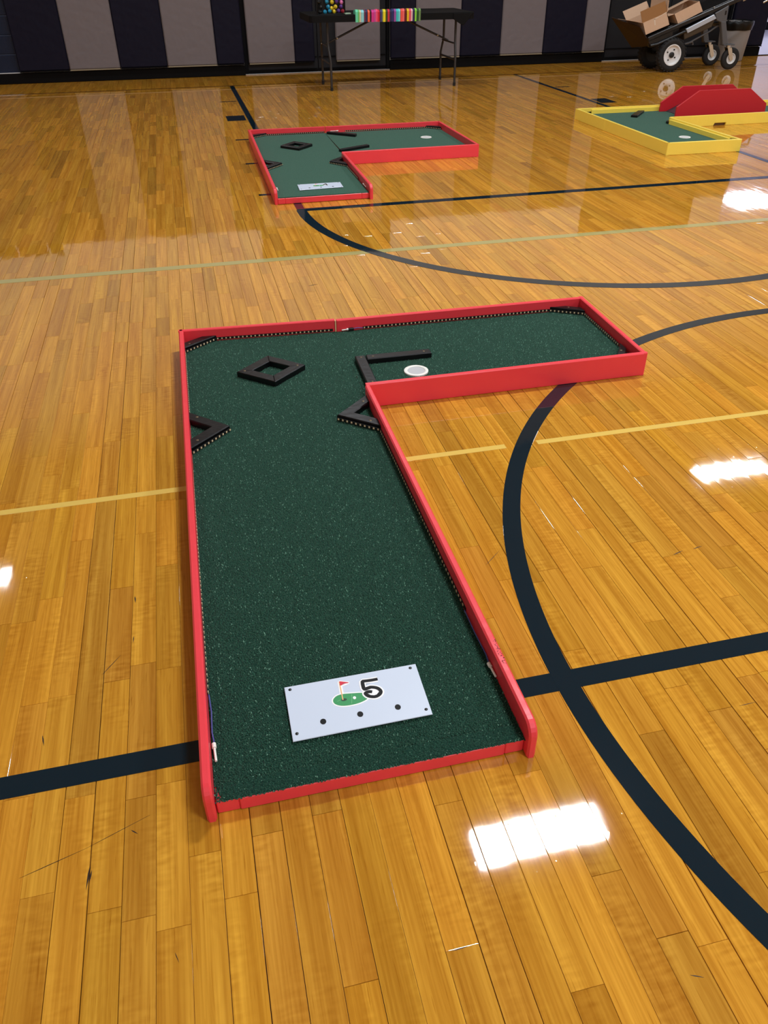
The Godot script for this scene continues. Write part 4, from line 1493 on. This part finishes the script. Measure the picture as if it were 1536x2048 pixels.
func hand_truck() -> void:
	var t := thing("hand_truck", "black powered four-wheel hand truck tilted back, loaded with open cardboard boxes", "hand truck", Vector3(4.0, 0, -9.58))
	var zn := -9.36
	var zf := -9.80
	# toe plate
	var b := MB.new()
	var A := Vector3(3.100, 0.588, zf)
	var B := Vector3(3.285, 0.508, zn)
	var Cc := Vector3(3.475, 0.298, zn)
	var D := Vector3(3.450, 0.245, zf)
	var nn := (B - A).cross(D - A).normalized() * 0.008
	b.quad(A, B, Cc, D, -nn)
	b.quad(A + nn, B + nn, Cc + nn, D + nn, nn)
	b.quad(A, B, B + nn, A + nn, A - D)
	b.quad(B, Cc, Cc + nn, B + nn, Vector3(0, 0, 1))
	b.quad(D, A, A + nn, D + nn, Vector3(0, 0, -1))
	b.quad(Cc, D, D + nn, Cc + nn, D - A)
	obj("toe_plate", b, M.toe_steel, t)
	# rails
	var dir := Vector3(1.0, 0.345, 0).normalized()
	var up := Vector3(-0.345, 1.0, 0).normalized()
	var bs := Basis(dir, up, Vector3(0, 0, 1))
	for z in [zn, zf]:
		b = MB.new()
		b.box(Transform3D(bs, Vector3(3.42, 0.375, z) + dir * 0.87), Vector3(1.76, 0.05, 0.045), 0.008)
		obj("side_rail", b, M.truck_black, t)
		b = MB.new()
		b.tube([Vector3(3.465, 0.30, z), Vector3(3.56, 0.315, z), Vector3(4.35, 0.60, z), Vector3(4.42, 0.66, z)], 0.02, 10)
		obj("lower_rail", b, M.truck_black, t)
	b = MB.new()
	b.box(Transform3D(bs, Vector3(3.42, 0.395, (zn + zf) * 0.5) + dir * 0.6), Vector3(1.15, 0.02, 0.40), 0.004)
	obj("load_bed", b, M.truck_black, t)
	b = MB.new()
	for k in [0.1, 0.55, 1.0, 1.65]:
		b.box(Transform3D(bs, Vector3(3.42, 0.375, (zn + zf) * 0.5) + dir * k), Vector3(0.05, 0.035, 0.44), 0.005)
	obj("cross_bar", b, M.truck_black, t)
	# skirt under the bed, battery box with its silver strip
	b = MB.new()
	b.box(Transform3D(bs, Vector3(3.60, 0.385, zn - 0.03)), Vector3(0.34, 0.10, 0.04), 0.006)
	obj("axle_bracket", b, M.truck_black, t)
	b = MB.new()
	b.prism(PackedVector2Array([Vector2(3.93, 0.355), Vector2(4.285, 0.485), Vector2(4.325, 0.60), Vector2(3.90, 0.455)]), Transform3D(Basis(), Vector3(0, 0, zn - 0.34)), 0.34, 0.006)
	var bat := obj("battery_box", b, M.battery_brown, t)
	b = MB.new()
	b.prism(PackedVector2Array([Vector2(3.945, 0.428), Vector2(4.312, 0.578), Vector2(4.268, 0.622), Vector2(3.912, 0.474)]), Transform3D(Basis(), Vector3(0, 0, zn)), 0.03, 0.004)
	obj("silver_strip", b, M.silver_paint, bat)
	# axle and wheels
	b = MB.new()
	b.tube([Vector3(3.777, 0.19, zn + 0.02), Vector3(3.777, 0.19, zf - 0.02)], 0.016, 10)
	obj("axle", b, M.truck_black, t)
	b = MB.new()
	for z in [zn - 0.07, zf + 0.07]:
		b.prism(PackedVector2Array([Vector2(3.72, 0.17), Vector2(3.83, 0.17), Vector2(3.87, 0.50), Vector2(3.62, 0.42)]), Transform3D(Basis(), Vector3(0, 0, z)), 0.012, 0.0)
	obj("axle_bracket", b, M.truck_black, t)
	wheel(t, Vector3(3.777, 0.193, zn), 0.19, 0.10, 0.118, 1.0)
	wheel(t, Vector3(3.765, 0.193, zf), 0.19, 0.10, 0.118, -1.0)
	# grey caster legs
	for z in [zn, zf]:
		b = MB.new()
		b.prism(PackedVector2Array([Vector2(4.45, 0.715), Vector2(4.28, 0.635), Vector2(4.325, 0.555), Vector2(4.385, 0.535), Vector2(4.435, 0.532), Vector2(4.465, 0.54)]), Transform3D(Basis(), Vector3(0, 0, z - 0.02)), 0.05, 0.006)
		b.prism(PackedVector2Array([Vector2(4.385, 0.545), Vector2(4.455, 0.545), Vector2(4.555, 0.29), Vector2(4.475, 0.285)]), Transform3D(Basis(), Vector3(0, 0, z - 0.025)), 0.06, 0.008)
		b.box(Transform3D(Basis(), Vector3(4.565, 0.285, z)), Vector3(0.16, 0.014, 0.09), 0.003)
		obj("caster_leg", b, M.truck_grey, t)
		b = MB.new()
		b.bx(Vector3(4.415, 0.615, z + 0.03), Vector3(4.435, 0.66, z + 0.034))
		obj("slot", b, M.truck_black, t)
		b = MB.new()
		b.tube([Vector3(4.585, 0.278, z), Vector3(4.585, 0.25, z)], 0.026, 12)
		for s in [-0.036, 0.036]:
			b.prism(PackedVector2Array([Vector2(4.555, 0.252), Vector2(4.615, 0.252), Vector2(4.668, 0.12), Vector2(4.645, 0.095), Vector2(4.617, 0.12)]), Transform3D(Basis(), Vector3(0, 0, z + s - 0.003)), 0.006, 0.001)
		b.bx(Vector3(4.555, 0.246, z - 0.039), Vector3(4.615, 0.254, z + 0.039), 0.001)
		obj("caster_fork", b, M.chrome, t)
		wheel(t, Vector3(4.645, 0.127, z), 0.125, 0.062, 0.062, 1.0, false)
	b = MB.new()
	b.tube([Vector3(4.42, 0.50, zn - 0.01), Vector3(4.42, 0.50, zf + 0.01)], 0.018, 8)
	b.tube([Vector3(4.43, 0.53, zn), Vector3(4.30, 0.47, zf)], 0.012, 8)
	b.tube([Vector3(3.90, 0.25, -9.42), Vector3(3.97, 0.30, -9.42), Vector3(4.09, 0.325, -9.42), Vector3(4.10, 0.29, -9.42)], 0.012, 8)
	b.tube([Vector3(4.02, 0.305, -9.42), Vector3(4.30, 0.43, -9.42), Vector3(4.42, 0.50, -9.42)], 0.011, 8)
	obj("linkage", b, M.truck_grey, t)
	# handles
	for z in [zn, zf]:
		b = MB.new()
		b.tube([Vector3(4.95, 0.735, z), Vector3(5.03, 0.77, z), Vector3(5.16, 0.82, z)], 0.0115, 8)
		obj("handle_bar", b, M.chrome, t)
		b = MB.new()
		b.tube([Vector3(5.15, 0.817, z), Vector3(5.24, 0.86, z), Vector3(5.22, 0.94, z), Vector3(5.05, 0.955, z)], 0.018, 8)
		obj("grip", b, M.truck_black, t)
	b = MB.new()
	b.ball(Vector3(4.25, 0.70, zn + 0.02), 0.008, 8)
	obj("bolt", b, M.chrome, t)
	# boxes on the bed
	box_open("cardboard_box", "open brown cardboard box with raised flaps and shiny tape, lower on the hand truck", Vector3(3.375, 0.415, zn), Vector3(3.69, 0.522, zn), 0.150, true, -9.79)
	box_open("cardboard_box", "brown cardboard box lying behind the taped one, higher up on the hand truck", Vector3(3.80, 0.522, zn), Vector3(4.125, 0.655, zn), 0.135, false, -9.70)

func box_open(called: String, label: String, p0: Vector3, p1: Vector3, h: float, big: bool, zfar: float) -> void:
	var t := thing(called, label, "box", p0, "cardboard boxes on the hand truck")
	var d := (p1 - p0).normalized()
	var ln := (p1 - p0).length()
	var u := Vector3(-d.y, d.x, 0)
	if big:
		u = (u + d * -0.13).normalized()
	else:
		u = (u + d * -0.22).normalized()
	var w := p0.z - zfar
	var th := 0.006
	var f := func(x: float, y: float, z: float) -> Vector3: return p0 + d * x + u * y - Vector3(0, 0, z)
	var panel := func(b: MB, a: Vector3, c: Vector3, e: Vector3, n: Vector3) -> void:
		# parallelogram a, c, e with thickness n
		var g := a + (e - c)
		b.quad(a, c, e, g, -n)
		b.quad(a + n, c + n, e + n, g + n, n)
		b.quad(a, c, c + n, a + n, a - g)
		b.quad(c, e, e + n, c + n, c - a)
		b.quad(e, g, g + n, e + n, g - a)
		b.quad(g, a, a + n, g + n, a - c)
	var b := MB.new()
	panel.call(b, f.call(0, 0, 0), f.call(ln, 0, 0), f.call(ln, h, 0), Vector3(0, 0, -th))
	panel.call(b, f.call(0, 0, w), f.call(ln, 0, w), f.call(ln, h, w), Vector3(0, 0, th))
	panel.call(b, f.call(0, 0, 0), f.call(0, 0, w), f.call(0, h, w), d * th)
	panel.call(b, f.call(ln, 0, 0), f.call(ln, 0, w), f.call(ln, h, w), -d * th)
	panel.call(b, f.call(0, 0, 0), f.call(ln, 0, 0), f.call(ln, 0, w), u * th)
	obj("box_body", b, M.cardboard, t)
	if big:
		b = MB.new()
		panel.call(b, f.call(0, h, 0), f.call(ln, h, 0), f.call(ln, h, 0) + u * 0.125 + d * 0.02 + Vector3(0, 0, -0.03), Vector3(0, 0, -0.005))
		obj("flap", b, M.cardboard_inside, t)
		b = MB.new()
		panel.call(b, f.call(0, h, w), f.call(0, h, 0.0), f.call(0, h, 0.0) + u * 0.06 - d * 0.10, d * 0.005)
		obj("flap", b, M.cardboard, t)
		b = MB.new()
		panel.call(b, f.call(0, h, w), f.call(ln, h, w), f.call(ln, h, w) + u * 0.11 - Vector3(0, 0, 0.04), Vector3(0, 0, 0.005))
		obj("flap", b, M.cardboard, t)
		b = MB.new()
		panel.call(b, f.call(ln, h, w), f.call(ln, h, 0), f.call(ln, h, 0) + u * 0.12 + d * 0.05, d * 0.005)
		obj("flap", b, M.cardboard, t)
		b = MB.new()
		panel.call(b, f.call(ln * 0.42, h * 0.45, -0.0006), f.call(ln * 0.47, h * 0.45, -0.0006), f.call(ln * 0.50, h * 0.92, -0.0006), Vector3(0, 0, 0.0006))
		panel.call(b, f.call(ln * 0.47, h * 0.86, -0.0006), f.call(ln * 0.98, h * 1.0, -0.0006), f.call(ln * 0.98, h * 1.06, -0.0006), Vector3(0, 0, 0.0006))
		obj("tape", b, M.clear_tape, t)
	else:
		b = MB.new()
		panel.call(b, f.call(0, h, w), f.call(ln, h, w), f.call(ln, h, w * 0.45) + u * 0.03, u * 0.004)
		obj("flap", b, M.cardboard, t)
		b = MB.new()
		panel.call(b, f.call(0, h, w), f.call(0, h, 0.0), f.call(0, h, 0.0) + u * 0.015 - d * 0.09, u * 0.004)
		obj("flap", b, M.cardboard, t)

func trash_can() -> void:
	var c := Vector3(5.245, 0, -10.26)
	var t := thing("trash_can", "round grey plastic trash can with a black liner bag behind the hand truck", "trash can", c)
	var xf := Transform3D(Basis(), c)
	var b := MB.new()
	b.lathe([Vector2(0, 0.002), Vector2(0.165, 0.002), Vector2(0.172, 0.01), Vector2(0.212, 0.45), Vector2(0.222, 0.452), Vector2(0.222, 0.47), Vector2(0.206, 0.47), Vector2(0.166, 0.015), Vector2(0, 0.012)], xf, 40)
	obj("bin_body", b, M.bin_grey, t)
	b = MB.new()
	var prof := [Vector2(0.2135, 0.375), Vector2(0.219, 0.40), Vector2(0.228, 0.44), Vector2(0.229, 0.475), Vector2(0.222, 0.484), Vector2(0.208, 0.478), Vector2(0.19, 0.38), Vector2(0.16, 0.10)]
	var s := b.v.size()
	b.lathe(prof, xf, 60)
	for i in range(s, b.v.size()):
		var p := b.v[i] - c
		var a := atan2(p.z, p.x)
		var k := 1.0 + 0.004 * sin(a * 13.0 + p.y * 40.0)
		b.v[i] = c + Vector3(p.x * k, p.y + 0.002 * sin(a * 7.0), p.z * k)
		b.n[i] = (b.n[i] + Vector3(0, 0.12 * sin(a * 13.0), 0)).normalized()
	obj("liner_bag", b, M.bag_black, t)
